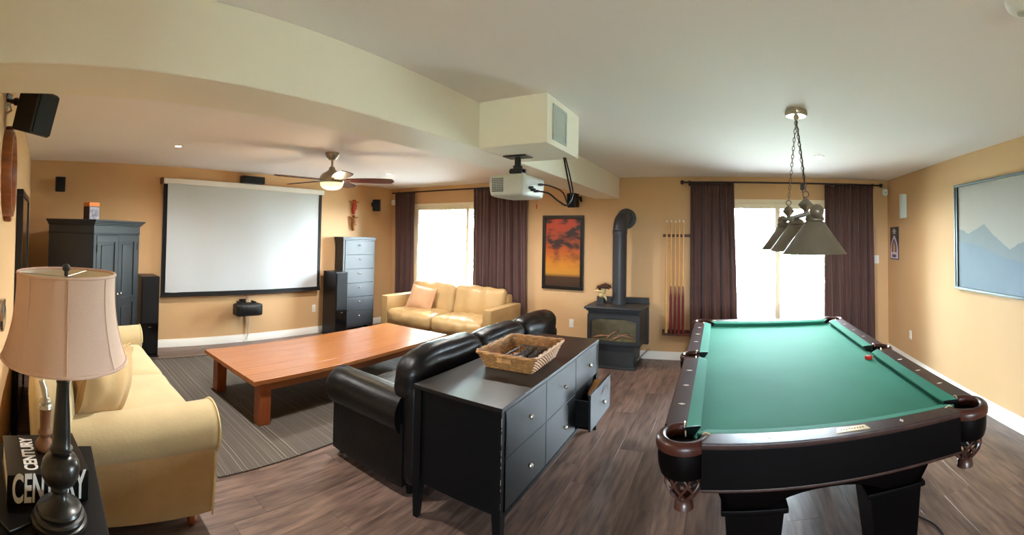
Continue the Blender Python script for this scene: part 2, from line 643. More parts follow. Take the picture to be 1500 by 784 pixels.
# beam and the projector bulkhead
BX0, BX1, BZ = -1.80, -1.46, 2.15
MB().box(BX0, BX1, YL, YN, BZ, H, 0.004, 1).build('ceiling_beam', 'beam_paint', kind='structure')
bulk = MB().box(BX1, -1.0, 2.25, 2.79, BZ + .001, H, 0.003, 1).build('ceiling_bulkhead', 'beam_paint', kind='structure')
pn = frame_rect(MB(), 'x', 2.33, 2.55, 2.185, 2.40, .018, -1.0, -.993, .002).build('access_frame', 'panel_grey', bulk)
MB().box(-1.0, -.996, 2.348, 2.532, 2.203, 2.382, .001, 1).build('access_door', 'panel_grey', bulk)

# window_1 (left) and door_1 (sliding patio door)
win = T('window_1', None, None, (WX0, YN, WZ0), kind='structure')
ww, wh = WX1 - WX0, WZ1 - WZ0
frame_rect(MB(), 'y', 0, ww, 0, wh, .06, .05, .12, .004).build('window_frame', 'frame_vinyl', win)
mid = 1.155
frame_rect(MB(), 'y', .06, mid + .03, .06, wh - .06, .05, .06, .09, .004).build('sash', 'frame_vinyl', win)
frame_rect(MB(), 'y', mid - .03, ww - .06, .06, wh - .06, .05, .09, .12, .004).build('sash', 'frame_vinyl', win)
MB().box(.11, mid - .02, .072, .078, .11, wh - .11).build('pane', 'window_glass', win)
MB().box(mid + .02, ww - .11, .102, .108, .11, wh - .11).build('pane', 'window_glass', win)
MB().box(0, ww, 0, .05, -.001, .012, .003).build('window_sill', 'frame_vinyl', win)
MB().box(0, ww, .0, .05, wh - .03, wh, .003).build('window_header', 'frame_vinyl', win)
w2 = T('added_window', None, None, (RX0, YR, RZ0), kind='structure')  # unseen rear window, added to fill the room with light
frame_rect(MB(), 'y', 0, RX1 - RX0, 0, RZ1 - RZ0, .06, -.12, -.05, .004).build('window_frame', 'frame_vinyl', w2)
MB().box((RX1 - RX0) / 2 - .03, (RX1 - RX0) / 2 + .03, -.11, -.06, .06, RZ1 - RZ0 - .06, .003).build('mullion', 'frame_vinyl', w2)
MB().box(.06, (RX1 - RX0) / 2 - .03, -.088, -.082, .06, RZ1 - RZ0 - .06).build('pane', 'window_glass', w2)
MB().box((RX1 - RX0) / 2 + .03, RX1 - RX0 - .06, -.088, -.082, .06, RZ1 - RZ0 - .06).build('pane', 'window_glass', w2)
door = T('door_1', None, None, (DX0, YN, 0), kind='structure')
dw = DX1 - DX0
frame_rect(MB(), 'y', 0, dw, 0.0, DZ1, .055, .03, .13, .004).build('door_frame', 'frame_vinyl', door)
mid = dw / 2
frame_rect(MB(), 'y', .055, mid + .035, .055, DZ1 - .055, .065, .045, .08, .004).build('sash', 'frame_vinyl', door)
frame_rect(MB(), 'y', mid - .03, dw - .055, .055, DZ1 - .055, .065, .085, .12, .004).build('sash', 'frame_vinyl', door)
MB().box(.12, mid - .03, .06, .066, .12, DZ1 - .12).build('pane', 'window_glass', door)
MB().box(mid + .035, dw - .12, .1, .106, .12, DZ1 - .12).build('pane', 'window_glass', door)
MB().box(0, dw, 0, .03, DZ1 - .035, DZ1, .002).build('door_header', 'frame_vinyl', door)

# ------------------------------------------------------------------ outdoors
MB().box(-30, 30, YN + .16, 60, -0.4, -0.12).box(-30, 30, -40, YR - .16, -0.4, -0.12).build('ground', 'grass', kind='structure')
MB().box(-9.5, 6.5, YN + .16, 10.5, -0.12, -0.05, .01).build('patio', 'deck_stone', kind='structure')

MB().box(-8, 6, YN + .15, YN + 1.35, 2.62, 2.75).build('added_soffit', 'trim_white', kind='structure')  # unseen overhang, added to cut high sky light at the windows


def tree(x, y, h, cr, seed, label, nl=1500):
    rnd = random.Random(seed)
    t = T('garden_tree', label, 'tree', (x, y, -.12), group='trees outside the windows')
    tr_ = MB().tube([(0, 0, 0), (.05, .03, h * .4), (-.04, .05, h * .75), (0, 0, h * .9)], [.11, .09, .06, .02], 8)
    for k in range(6):
        a = rnd.uniform(0, 2 * PI)
        tr_.tube([(0, 0, h * (.35 + .08 * k)), (math.cos(a) * cr * .6, math.sin(a) * cr * .6, h * (.5 + .08 * k))], [.035, .012], 6)
    tr_.build('trunk', 'bark', t)
    f = MB()
    for k in range(nl):
        d = Vector((rnd.gauss(0, 1), rnd.gauss(0, 1), rnd.gauss(0, 1))).normalized() * (rnd.random() ** .4)
        c = Vector((d.x * cr, d.y * cr, h * .62 + d.z * h * .42))
        e1 = Vector((rnd.gauss(0, 1), rnd.gauss(0, 1), rnd.gauss(0, 1))).normalized() * rnd.uniform(.05, .11)
        e2 = Vector((rnd.gauss(0, 1), rnd.gauss(0, 1), rnd.gauss(0, 1))).cross(e1).normalized() * .045
        vs = [f.bm.verts.new(c + q) for q in (-e1, e2, e1, -e2)]
        f.bm.faces.new(vs)
    f.build('foliage', 'leaf', t, smooth=0, kind='stuff')


for a in ((-7.3, 10.2, 3.6, 1.1, 1, 'leafy tree outside the left window, nearest the corner'),
          (-10.5, 13.5, 5.0, 1.6, 2, 'taller leafy tree farther off outside the left window'),
          (-5.6, 9.6, 2.0, .8, 3, 'low leafy bush outside the left window'),
          (2.6, 12.5, 2.2, 1.0, 4, 'leafy bush outside the right side of the sliding door'),
          (-7.6, 15.2, 6.8, 1.05, 5, 'tall leafy tree in the garden row, farthest from the sliding door', 4500),  # from here on: unseen trees added to block sky light
          (-5.9, 12.7, 6.2, 1.05, 6, 'tall leafy tree in the garden row, fourth from the sliding door', 4500),
          (-4.2, 15.2, 6.8, 1.05, 7, 'tall leafy tree in the garden row, third from the sliding door', 4500),
          (-2.6, 12.7, 6.1, 1.05, 8, 'tall leafy tree in the garden row, second from the sliding door', 4500),
          (-1.0, 15.2, 6.6, 1.05, 9, 'tall leafy tree in the garden row, nearest the sliding door', 4500)):
    tree(*a)

# ------------------------------------------------------------------ curtains and rods


def curtain(x0t, x1t, x0b, x1b, label, seed, npl):
    rnd = random.Random(seed)
    yc, z0, z1 = YN - .085, .025, 2.345
    ph = [rnd.uniform(-.6, .6) for _ in range(12)]
    t = T('curtain', label, 'curtain', ((x0t + x1t) / 2, yc, z0), group='dark brown curtain panels')
    cx = (x0t + x1t) / 2

    def fn(u, v):
        x = (x0b + (x1b - x0b) * u) * (1 - v) + (x0t + (x1t - x0t) * u) * v
        s = u * npl * 2 * PI + ph[int(u * 10) % 12] * .25 * math.sin(u * 31) + .35 * math.sin(5 * u + 2 * v)
        amp = .030 * (1 - .45 * v) + .010 * math.sin(u * 17 + seed)
        d = amp * math.sin(s) + .012 * math.sin(2.1 * s + 3 * v)
        x += .012 * math.cos(s) * (1 - v)
        if v > .97:
            d *= .6
        return Vector((x - cx, d, (z1 - z0) * v))
    o = MB().grid(fn, npl * 20, 16).build('cloth', 'curtain', t, smooth=80)
    so = o.modifiers.new('thickness', 'SOLIDIFY')
    so.thickness = .004
    hem = MB().tube([fn(i / 60, .985) + Vector((0, -.003, .0)) for i in range(61)], .006, 5)
    hem.build('header_seam', 'curtain', t)


curtain(-5.46, -4.985, -5.44, -4.97, 'dark brown curtain panel in the corner left of the left window', 1, 4)
curtain(-3.76, -2.83, -3.77, -2.80, 'wide dark brown curtain panel covering the right half of the left window', 2, 7)
curtain(-.475, .10, -.48, .155, 'dark brown curtain panel between the cue rack and the sliding door', 3, 5)
curtain(1.31, 2.005, 1.30, 2.01, 'dark brown curtain panel right of the sliding door by the corner', 4, 6)


def rod(x0, x1, z, label, ends):
    y = YN - .10
    t = T('curtain_rod', label, 'curtain rod', ((x0 + x1) / 2, YN, z), group='curtain rods')
    hx = (x1 - x0) / 2
    MB().cyl((-hx, -.10, 0), (hx, -.10, 0), .012, seg=12).build('rod', 'rod', t)
    for sx in ends:
        MB().lathe([(0, 0), (.014, .004), (.014, .012), (.02, .018), (.028, .03), (.03, .042), (.022, .058), (0, .064)], 16,
                   mtx=Matrix.Translation((sx * hx, -.10, 0)) @ Matrix.Rotation(sx * PI / 2, 4, 'Y')).build('finial', 'rod', t)
    for fx in (-hx * .96, hx * .96):
        MB().cyl((fx, 0, 0), (fx, -.10, 0), .007, seg=8).box(fx - .015, fx + .015, -.006, 0, -.035, .035, .002).build('bracket', 'rod', t)


rod(-5.52, -2.76, 2.352, 'dark curtain rod above the left window', (1,))
rod(-.545, 2.075, 2.352, 'dark curtain rod with round finials above the sliding door', (-1, 1))

# ------------------------------------------------------------------ projection screen
SX = XW + .06
scr = T('projection_screen', 'large white pull-down projection screen with black border on the tan wall', 'screen', (SX, 2.83, .70))
y0, y1 = -1.30, 1.26
MB().box(-.05, .035, y0 - .01, y1 + .03, 1.50, 1.575, .012).build('housing', 'painted_metal', scr)
MB().box(-.052, .037, y0 - .04, y0 - .01, 1.495, 1.58, .008).build('end_cap', 'brown_wood', scr, label='reddish brown end cap')


def sag(u, v):
    y = y0 + (y1 - y0) * u
    k = .006 * math.sin(3 * u * PI + 1) * (1 - v * .3) + .004 * math.sin(7.3 * u * PI + 2 * v) + .003 * math.sin(13 * u + 3 * v)
    return k


ys0, ys1, zs0, zs1 = y0 + .055, y1 - .05, .045, 1.52
MB().grid(lambda u, v: Vector((sag(.03 + .94 * u, v), ys0 + (ys1 - ys0) * u, zs0 + (zs1 - zs0) * v)), 60, 30).build('fabric', 'screen_fabric', scr, smooth=80)
for nm, a, b in (('side_border', y0, ys0 + .003), ('side_border', ys1 - .003, y1)):
    MB().box(-.003, .002, a, b, .01, 1.51).build(nm, 'screen_border', scr)
MB().box(-.01, .012, y0, y1, -.002, .05, .004).build('bottom_bar', 'screen_border', scr)
MB().box(-.014, .016, y0 - .01, y1 + .01, -.012, .008, .004).build('weight_bar', 'black_plastic', scr)

# ------------------------------------------------------------------ speakers


def tower(x, y, label):
    t = T('tower_speaker', label, 'speaker', (x, y, 0), group='tower speakers beside the screen')
    MB().box(-.33, 0, 0, .23, .015, 1.0, .006).build('cabinet', 'black_plastic', t)
    MB().box(.0, .012, .01, .22, .42, .985, .005).build('grille', 'speaker_cloth', t)
    MB().box(0.0, .006, .006, .224, .03, .41, .003).build('front_panel', 'black_gloss', t)
    MB().box(.006, .009, .095, .135, .365, .378, .001).build('logo_plate', 'steel', t)
    MB().box(-.34, .015, -.008, .238, 0, .018, .004).build('plinth', 'black_plastic', t)


tower(-5.215, 1.19, 'black tower speaker between the armoire and the projection screen')
tower(-5.21, 4.15, 'black tower speaker standing in front of the tall six-drawer chest')


def wall_speaker(name, label, loc, rz, size, tilt, wall_dir, group='small wall speakers'):
    """small satellite speaker on a bracket; local +x is the way the speaker faces, wall plate placed at wall_dir (world offset)"""
    t = T(name, label, 'speaker', loc, 0, group)
    d, wd_, h = size
    m = Matrix.Rotation(rz, 4, 'Z') @ Matrix.Rotation(tilt, 4, 'Y')
    MB().box(-d / 2, d / 2, -wd_ / 2, wd_ / 2, -h / 2, h / 2, .012, 3, m).build('cabinet', 'black_plastic', t)
    MB().box(d / 2 - .002, d / 2 + .01, -wd_ / 2 + .008, wd_ / 2 - .008, -h / 2 + .008, h / 2 - .008, .006, 2, m).build('grille', 'speaker_cloth', t)
    wv = Vector(wall_dir)
    back = m @ Vector((-d / 2, 0, 0))
    MB().tube([back, (back + wv) / 2 + Vector((0, 0, .02)), wv], .012, 10).sphere((back + wv) / 2 + Vector((0, 0, .02)), .02).build('bracket', 'black_plastic', t)
    n = wv.normalized()
    a = n.to_track_quat('Z', 'Y').to_matrix().to_4x4()
    MB().box(-.025, .025, -.04, .04, -.008, 0.0, .003, 2, Matrix.Translation(wv) @ a).build('wall_plate', 'black_plastic', t)
    return t


wall_speaker('wall_speaker', 'small black speaker high on the wall above the armoire', (-5.45, .16, 2.12), .1, (.11, .12, .19), .1, (-.166, -.03, .03))
wall_speaker('wall_speaker', 'small black speaker in the corner beside the two crucifixes', (-5.45, 5.2, 2.105), -.9, (.14, .13, .2), .15, (-.166, .05, .02))
wall_speaker('wall_speaker', 'small black speaker on the wall above the sunset painting', (-2.08, 5.61, 2.125), -1.75, (.12, .13, .2), .1, (.06, .146, .03))
big = wall_speaker('wall_speaker', 'larger black speaker angled out on a bracket high on the left wall', (-2.12, -.07, 2.155), .9, (.13, .15, .21), .30, (-.08, -.149, .075))
MB().tube([(-.05, -.165, .06), (-.03, -.13, .05), (-.045, -.12, .02), (-.06, -.16, .0), (-.055, -.17, -.06)], .006, 6).build('white_wire', 'ivory', big, label='white speaker wire')

cs = T('center_speaker', 'long black speaker mounted just above the projection screen', 'speaker', (XW, 2.83, 2.332))
MB().box(.02, .14, -.17, .18, -.05, .05, .012, 3).build('cabinet', 'black_plastic', cs)
MB().box(.138, .15, -.16, .17, -.043, .043, .005).build('grille', 'speaker_cloth', cs)
MB().box(0, .03, -.05, .05, -.02, .03, .003).build('wall_bracket', 'black_plastic', cs)
ls = T('shelf_speaker', 'black speaker on a wall bracket below the projection screen', 'speaker', (XW, 2.76, .50))
MB().puff((.19, 0, 0), (.09, .2, .085), .03, (0.02, 0, 0), 8).build('cabinet', 'black_plastic', ls)
MB().box(.27, .285, -.18, .18, -.065, .065, .01, 2).build('grille', 'speaker_cloth', ls)
MB().box(0, .02, -.05, .05, -.03, .12, .004).tube([(.01, 0, .1), (.08, 0, .11), (.12, 0, .085)], .01, 8).build('wall_bracket', 'black_plastic', ls)
for q in (-.13, .10):
    MB().box(.08, .2, q, q + .03, .08, .105, .003).build('clamp', 'black_plastic', ls)
cb = MB().tube([(XW + .02, 2.87, .72), (XW + .025, 2.875, .6), (XW + .03, 2.86, .45), (XW + .025, 2.87, .25), (XW + .03, 2.86, .1), (XW + .05, 2.80, .03), (XW + .06, 2.74, .008)], .006, 6).tube(
    [(XW + .02, 2.84, .70), (XW + .03, 2.83, .55), (XW + .025, 2.85, .3), (XW + .03, 2.85, .12), (XW + .05, 2.83, .03)], .005, 6).build('speaker_wire', 'grey_plastic')
tag(cb, 'thin wires hanging from the screen down the wall to the floor', 'wire')

# ------------------------------------------------------------------ armoire
AW, AD, AH = 1.0, .6, 1.675
psi = math.radians(50)
arm = T('armoire', 'tall black painted armoire with panelled doors set across the left corner', 'armoire', (-4.40, .488, 0), psi)
# local: front face at x=0 facing +x, y from 0 (near corner) to AW, depth towards -x
MB().box(-AD, -.02, 0, AW, .08, AH - .06, .004).build('body', 'armoire_paint', arm)
MB().box(-AD - .0, 0.0, -.012, AW + .012, 0, .09, .004).build('plinth', 'armoire_paint', arm)
cr = MB()
for k, (o_, z0_, z1_) in enumerate(((.006, AH - .16, AH - .145), (.004, AH - .145, AH - .06), (.018, AH - .06, AH - .045), (.03, AH - .045, AH - .03), (.045, AH - .03, AH - .018), (.055, AH - .018, AH))):
    cr.box(-AD, o_, -o_, AW + o_, z0_, z1_, .003, 1)
cr.build('crown', 'armoire_paint', arm)
st = MB()
st.box(-.02, 0, 0, .055, .09, AH - .16, .002, 1).build('stile', 'armoire_paint', arm)
MB().box(-.02, 0, AW - .055, AW, .09, AH - .16, .002, 1).build('stile', 'armoire_paint', arm)
for k in (0, 1):
    a0 = .058 if k == 0 else AW / 2 + .002
    a1 = AW / 2 - .002 if k == 0 else AW - .058
    z0_, z1_ = .10, AH - .165
    d = MB()
    frame_rect(d, 'x', a0, a1, z0_, z1_, .075, -.02, .004, .002)
    d.box(-.02, .004, a0 + .07, a1 - .07, .72, .80, .002)
    do = d.build('door', 'armoire_paint', arm)
    for zz0, zz1 in ((.175, .72), (.80, z1_ - .075)):
        MB().box(-.016, -.008, a0 + .07, a1 - .07, zz0 - .003, zz1 + .003).box(-.01, .0, a0 + .1, a1 - .1, zz0 + .03, zz1 - .03, .007, 2).build('door_panel', 'armoire_paint', do)
    ky = a1 - .035 if k == 0 else a0 + .035
    MB().lathe([(.006, 0), (.006, .012), (.014, .018), (.016, .026), (.010, .034), (0, .036)], 16, mtx=Matrix.Translation((.004, ky, .86)) @ Matrix.Rotation(PI / 2, 4, 'Y')).build('knob', 'steel', do)
    hy = a0 if k == 0 else a1
    for hz in (.3, AH - .34):
        MB().cyl((.006, hy, hz), (.006, hy, hz + .08), .006, seg=8).build('hinge', 'dark_metal', do)
gb = T('game_box', 'small orange-topped game box standing on the armoire', 'box', (-4.93, .545, AH), .45)
MB().box(-.13, 0, -.07, .07, 0, .20, .002, 1).build('carton', 'box_side', gb)
MB().box(-.131, .001, -.071, .071, .155, .202, .002, 1).build('lid_band', 'box_orange', gb)
MB().box(0.0, .0016, -.065, .065, .008, .15).build('front_print', 'box_picture', gb)

# ------------------------------------------------------------------ tall six-drawer chest
tc_ = T('tall_chest', 'narrow tall grey-black chest of six drawers with small knobs', 'chest', (-5.40, 4.43, 0))
CW, CH = .70, 1.545
MB().box(-.20, -.012, 0, CW, .06, CH - .04, .004).build('body', 'shoe_paint', tc_)
MB().box(-.205, .02, -.025, CW + .025, CH - .035, CH, .006).box(-.205, .008, -.01, CW + .01, CH - .06, CH - .035, .004).build('top', 'shoe_paint', tc_)
for q in ((-.012, .0, 0, .035, .0, CH - .06), (-.012, 0, CW - .035, CW, 0, CH - .06), (-.20, -.14, 0, .035, 0, .1), (-.20, -.14, CW - .035, CW, 0, .1)):
    MB().box(*q, .002).build('leg', 'shoe_paint', tc_)
dh = (CH - .06 - .09) / 6
knobm = MB().lathe([(.005, 0), (.005, .01), (.013, .016), (.014, .022), (.009, .028), (0, .03)], 14, mtx=Matrix.Rotation(PI / 2, 4, 'Y')).mesh('knob', 'steel')
for k in range(6):
    z0_ = .09 + k * dh
    d = MB().box(-.012, .006, .04, CW - .04, z0_ + .004, z0_ + dh - .004, .003).build('drawer', 'shoe_paint', tc_)
    share('knob', knobm, d, (.006, CW / 2, z0_ + dh * .68))

# ------------------------------------------------------------------ crucifixes, plates, sensors


def crucifix(y, z, h, m1, m2, label):
    t = T('crucifix', label, 'crucifix', (XW, y, z))
    MB().box(0, .01, -.012, .012, -h * .45, h * .36, .003).build('upright', 'brown_wood', t)
    MB().box(0, .012, -.11, .11, h * .24, h * .29, .003).build('crossbar', 'cue_maple', t)
    MB().tube([(.028, 0, h * .16), (.036, .008, 0), (.03, -.012, -h * .28), (.026, .004, -h * .55)], [.034, .04, .034, .022], 10).sphere((.035, .005, h * .28), .03, 12, 8).build('body', m1, t)
    MB().tube([(.025, -.1, h * .27), (.03, -.04, h * .2), (.032, 0, h * .16), (.03, .04, h * .2), (.025, .1, h * .27)], [.008, .013, .016, .013, .008], 8).build('arms', 'gold_brown', t)
    MB().tube([(.033, -.012, -h * .02), (.034, .01, -h * .2), (.03, -.004, -h * .34)], [.034, .036, .022], 8).build('cloth', m2, t)


crucifix(4.80, 2.075, .26, 'red_paint', 'red', 'carved red and brown crucifix, the upper of two above the tall chest')
crucifix(4.795, 1.81, .28, 'gold_brown', 'brown_wood', 'carved golden brown crucifix, the lower of two above the tall chest')


def plate(name, label, cat, loc, ax, w_=.07, h_=.115, kind='outlet'):
    t = T(name, label, cat, loc, {'x+': 0, 'x-': PI, 'y-': -PI / 2}[ax], 'wall plates')
    MB().box(0, .006, -w_ / 2, w_ / 2, -h_ / 2, h_ / 2, .003).build('cover', 'white_plastic', t)
    if kind == 'outlet':
        for z in (-.022, .022):
            MB().box(.006, .008, -.014, .014, z - .014, z + .014, .004).build('socket', 'ivory', t)
    else:
        MB().box(.006, .010, -.016, .016, -.032, .032, .002).build('rocker', 'white_plastic', t)


plate('wall_outlet', 'white outlet plate low on the wall right of the projection screen', 'outlet', (XW, 4.03, .395), 'x+')
plate('wall_outlet', 'white outlet plate low on the wall left of the stove', 'outlet', (-2.13, YN, .40), 'y-')
plate('wall_outlet', 'white outlet plate on the right wall beyond the pool table', 'outlet', (XE, 4.99, .40), 'x-')
plate('light_switch', 'white light switch between the right curtain and the corner', 'switch', (2.08, YN, 1.32), 'y-', kind='switch')


def sensor(label, loc, ax):
    t = T('motion_sensor', label, 'sensor', loc, {'x+': 0, 'x-': PI, 'y-': -PI / 2}[ax], 'motion sensors in the corners')
    MB().puff((.03, 0, 0), (.03, .04, .05), .02, (.01, 0, 0), 6).build('shell', 'white_plastic', t)
    MB().sphere((.058, 0, -.005), .017, 12, 8).build('lens', 'grey_plastic', t)


sensor('white motion sensor in the corner left of the left curtain', (-5.55, YN, 2.19), 'y-')
sensor('white motion sensor in the corner right of the sliding door', (2.20, YN, 2.268), 'y-')

# ------------------------------------------------------------------ ceiling fan
fan = T('ceiling_fan', 'brushed nickel ceiling fan with five brown blades and a lit bowl lamp', 'fan', (-3.57, 2.75, 0))
MB().lathe([(0, H), (.075, H), (.076, H - .012), (.062, H - .05), (.035, H - .075), (0, H - .076)], 28).build('canopy', 'nickel', fan)
MB().cyl((0, 0, H - .07), (0, 0, H - .17), .012, seg=12).build('downrod', 'nickel', fan)
MB().lathe([(.014, 2.30), (.03, 2.285), (.035, 2.265), (.055, 2.245), (.095, 2.225), (.122, 2.195), (.13, 2.165), (.13, 2.135), (.122, 2.125), (0.10, 2.122)], 36).build('motor', 'nickel', fan)
MB().lathe([(.122, 2.125), (.118, 2.10), (.098, 2.075), (.06, 2.058), (0, 2.052)], 32).build('light_bowl', 'lamp_on', fan)
vd = math.atan2(.7896, .6136)      # "right" in the picture
for k in range(5):
    a = math.radians(52.2 - 5 + 72 * k)
    bl = T('blade', None, None, (0, 0, 2.155), a)
    bl.parent = fan
    m = Matrix.Rotation(math.radians(-12), 4, 'X')
    pts = []
    for i in range(25):
        u = i / 24
        x = .15 + .50 * u
        wd_ = .042 + .03 * math.sin(u * PI * .8) if u < .9 else (.042 + .03 * math.sin(.9 * PI * .8)) * math.sqrt(max(0, 1 - ((u - .9) / .1) ** 2))
        pts.append((x, wd_))
    poly = [(x, w_) for x, w_ in pts] + [(x, -w_) for x, w_ in reversed(pts[:-1])]
    bm_ = MB().prism(poly, 'z', -.004, .004)
    bmesh.ops.transform(bm_.bm, matrix=m, verts=bm_.bm.verts[:])
    me = bm_.mesh('blade', 'mahogany', 30)
    bl.name = 'blade_arm_root'
    COL.objects.unlink(bl)
    bpy.data.objects.remove(bl)
    b_ = share('blade', me, fan, (0, 0, 2.155), (0, 0, a))
    am = MB().box(.11, .2, -.016, .016, -.006, .006, .004)
    bmesh.ops.transform(am.bm, matrix=m, verts=am.bm.verts[:])
    am.build('blade_bracket', 'nickel', b_)
pl = bpy.data.lights.new('fan_bulb', 'POINT')
pl.energy, pl.color, pl.shadow_soft_size = 2.5, (1, .78, .5), .06
po = bpy.data.objects.new('fan_bulb', pl)
COL.objects.link(po)
po.location = (-3.57, 2.75, 1.99)

# ------------------------------------------------------------------ pot lights


def pot(x, y, label, power=26):
    t = T('pot_light', label, 'ceiling light', (x, y, H), 0, 'recessed ceiling lights')
    MB().lathe([(.030, -.002), (.036, -.006), (.048, -.006), (.054, -.003), (.056, 0)], 28).build('trim_ring', 'painted_metal', t)
    MB().lathe([(0, -.003), (.030, -.003)], 20).build('lens', 'pot_on', t)
    l = bpy.data.lights.new('pot_lamp', 'SPOT')
    l.energy, l.color, l.spot_size, l.spot_blend, l.shadow_soft_size = power, (1, .97, .92), math.radians(160), .9, .03
    o = bpy.data.objects.new('pot_lamp', l)
    COL.objects.link(o)
    o.location = (x, y, H - .02)


pot(-4.18, 1.29, 'recessed ceiling light left of the fan, nearer the armoire')
pot(-4.22, 4.24, 'recessed ceiling light right of the fan, nearer the window')
pot(-2.45, 1.29, 'recessed fill light added unseen behind the beam, nearer the beige sofa', 30)  # this and the next: unseen lights added to brighten the screen side
pot(-2.45, 4.24, 'recessed fill light added unseen behind the beam, nearer the left window', 30)
pot(.92, 4.22, 'recessed ceiling light behind the pool table lamp')
sd = T('smoke_detector', 'white smoke detector on the ceiling at the upper right edge', 'detector', (.968, 1.17, H))
MB().lathe([(0, -.035), (.04, -.033), (.055, -.02), (.062, -.004), (.062, 0)], 24).build('shell', 'white_plastic', sd)
MB().lathe([(0, -.042), (.018, -.040), (.02, -.034)], 14).build('vent_ring', 'grey_plastic', sd)

# ------------------------------------------------------------------ rug and coffee table
rug = T('area_rug', 'grey brown striped woven rug under the coffee table', 'rug', (-3.85, 2.75, 0))


def rugfn(u, v):
    x, y = -1.26 + 2.52 * u, -1.62 + 3.3 * v
    ed = min(u, 1 - u, v, 1 - v)
    z = .012 + .0012 * math.sin(y * 140)
    if ed < .001:
        z = .001
    return Vector((x + .012 * math.sin(y * 3.1), y, z))


MB().grid(rugfn, 12, 700).build('pile', 'rug_weave', rug, smooth=60)
MB().tube([(1.262 + .012 * math.sin((-1.62 + 3.3 * i / 40) * 3.1), -1.62 + 3.3 * i / 40, .006) for i in range(41)], .006, 6).build('binding', 'rug_weave', rug)
MB().tube([(-1.262 + .012 * math.sin((-1.62 + 3.3 * i / 40) * 3.1), -1.62 + 3.3 * i / 40, .006) for i in range(41)], .006, 6).build('binding', 'rug_weave', rug)

ct = T('coffee_table', 'long low orange pine coffee table on the striped rug', 'table', (-3.61, 2.92, .012), math.radians(2.4))
TL, TW, TH = 2.62, 1.0, .388
nb = 6
bw = TW / nb
bmh = MB().box(-bw / 2 + .0006, bw / 2 - .0006, -TL / 2, TL / 2, TH - .034, TH, .0012, 1).mesh('board', 'pine')
for k in range(nb):
    share('board', bmh, ct, (-TW / 2 + bw * (k + .5), 0, 0))
rnd = random.Random(3)
kn = MB()
for _ in range(26):
    kx, ky, kr = rnd.uniform(-.46, .46), rnd.uniform(-1.25, 1.25), rnd.uniform(.006, .016)
    kn.lathe([(0, TH + .0008), (kr, TH + .0007), (kr * 1.1, TH - .001)], 12, (kx, ky, 0), .5, .9)
kn.build('knots', 'knot', ct, kind='stuff')
for sx in (-1, 1):
    MB().box(sx * .40 - .012, sx * .40 + .012, -TL / 2 + .2, TL / 2 - .2, TH - .125, TH - .035, .003).build('apron', 'pine', ct)
    for sy in (-1, 1):
        MB().box(sx * .41 - .052, sx * .41 + .052, sy * (TL / 2 - .135) - .052, sy * (TL / 2 - .135) + .052, 0, TH - .034, .006).build('leg', 'pine_leg', ct)
for sy in (-1, 1):
    MB().box(-.36, .36, sy * (TL / 2 - .13) - .012, sy * (TL / 2 - .13) + .012, TH - .125, TH - .035, .003).build('apron', 'pine', ct)

# ------------------------------------------------------------------ tan leather loveseat
lv = T('loveseat', 'tan leather loveseat with slab arms under the left window', 'sofa', (-3.86, 4.78, 0))
LW, LD = 2.0, .84
for sx, nm in ((-1, 'arm'), (1, 'arm')):
    MB().puff((sx * (LW / 2 - .07), LD / 2, .355), (.07, LD / 2, .295), .018, (.004, .004, .004), 8).build('arm', 'leather_tan', lv)
MB().box(-LW / 2 + .13, LW / 2 - .13, .05, LD, .07, .26, .02).build('base', 'leather_tan', lv)
MB().puff((0, LD - .09, .43), (LW / 2 - .13, .09, .34), .04, (0, 0, .01), 10).build('back_frame', 'leather_tan', lv)
sw = (LW - .28) / 2


def wrink(seed, ax, amp, fr):
    def f(p):
        q = p.copy()
        q.z += amp * math.sin(p.x * fr + seed + 2 * math.sin(p.y * 5)) * max(0, min(1, (p.z + .1) * 6)) * .5
        q.y += amp * math.sin(p.x * fr * .8 + seed * 1.7 + 3 * p.z) * (.8 if p.y < 0 else .2)
        return q
    return f


for k in (0, 1):
    cx = -sw / 2 + k * sw
    MB().puff((cx, .33, .355), (sw / 2 - .004, .36, .105), .07, (.0, .03, .035), 22, .012, 7, seed=k * 9, fn=wrink(k * 2, 0, .009, 40)).build('seat_cushion', 'leather_tan', lv)
    m = Matrix.Rotation(math.radians(-14), 3, 'X')
    MB().puff((cx, .62, .62), (sw / 2 - .006, .085, .235), .07, (0, .045, .01), 22, .014, 6, m, seed=k * 5 + 3, fn=wrink(k * 3 + 1, 0, .012, 26)).build('back_cushion', 'leather_tan', lv)
for sx in (-1, 1):
    for yy in (.1, LD - .08):
        MB().cyl((sx * (LW / 2 - .09), yy, 0), (sx * (LW / 2 - .09), yy, .075), .02, .026, 12).build('foot', 'dark_wood', lv)
pw = T('throw_pillow', 'square peach throw pillow leaning on the loveseat', 'pillow', (-4.33, 5.13, .62), 0)
m = Matrix.Rotation(math.radians(14), 3, 'Z') @ Matrix.Rotation(math.radians(-24), 3, 'X') @ Matrix.Rotation(math.radians(8), 3, 'Y')


def pinch(hx, hz):
    def f(p):
        u, v = p.x / hx, p.z / hz
        q = p.copy()
        q.x *= 1 - .10 * (1 - abs(v) ** 2) * .6
        q.z *= 1 - .10 * (1 - abs(u) ** 2) * .6
        q.y *= max(.12, (1 - abs(u) ** 3.5) * (1 - abs(v) ** 3.5)) ** .6
        return q
    return f


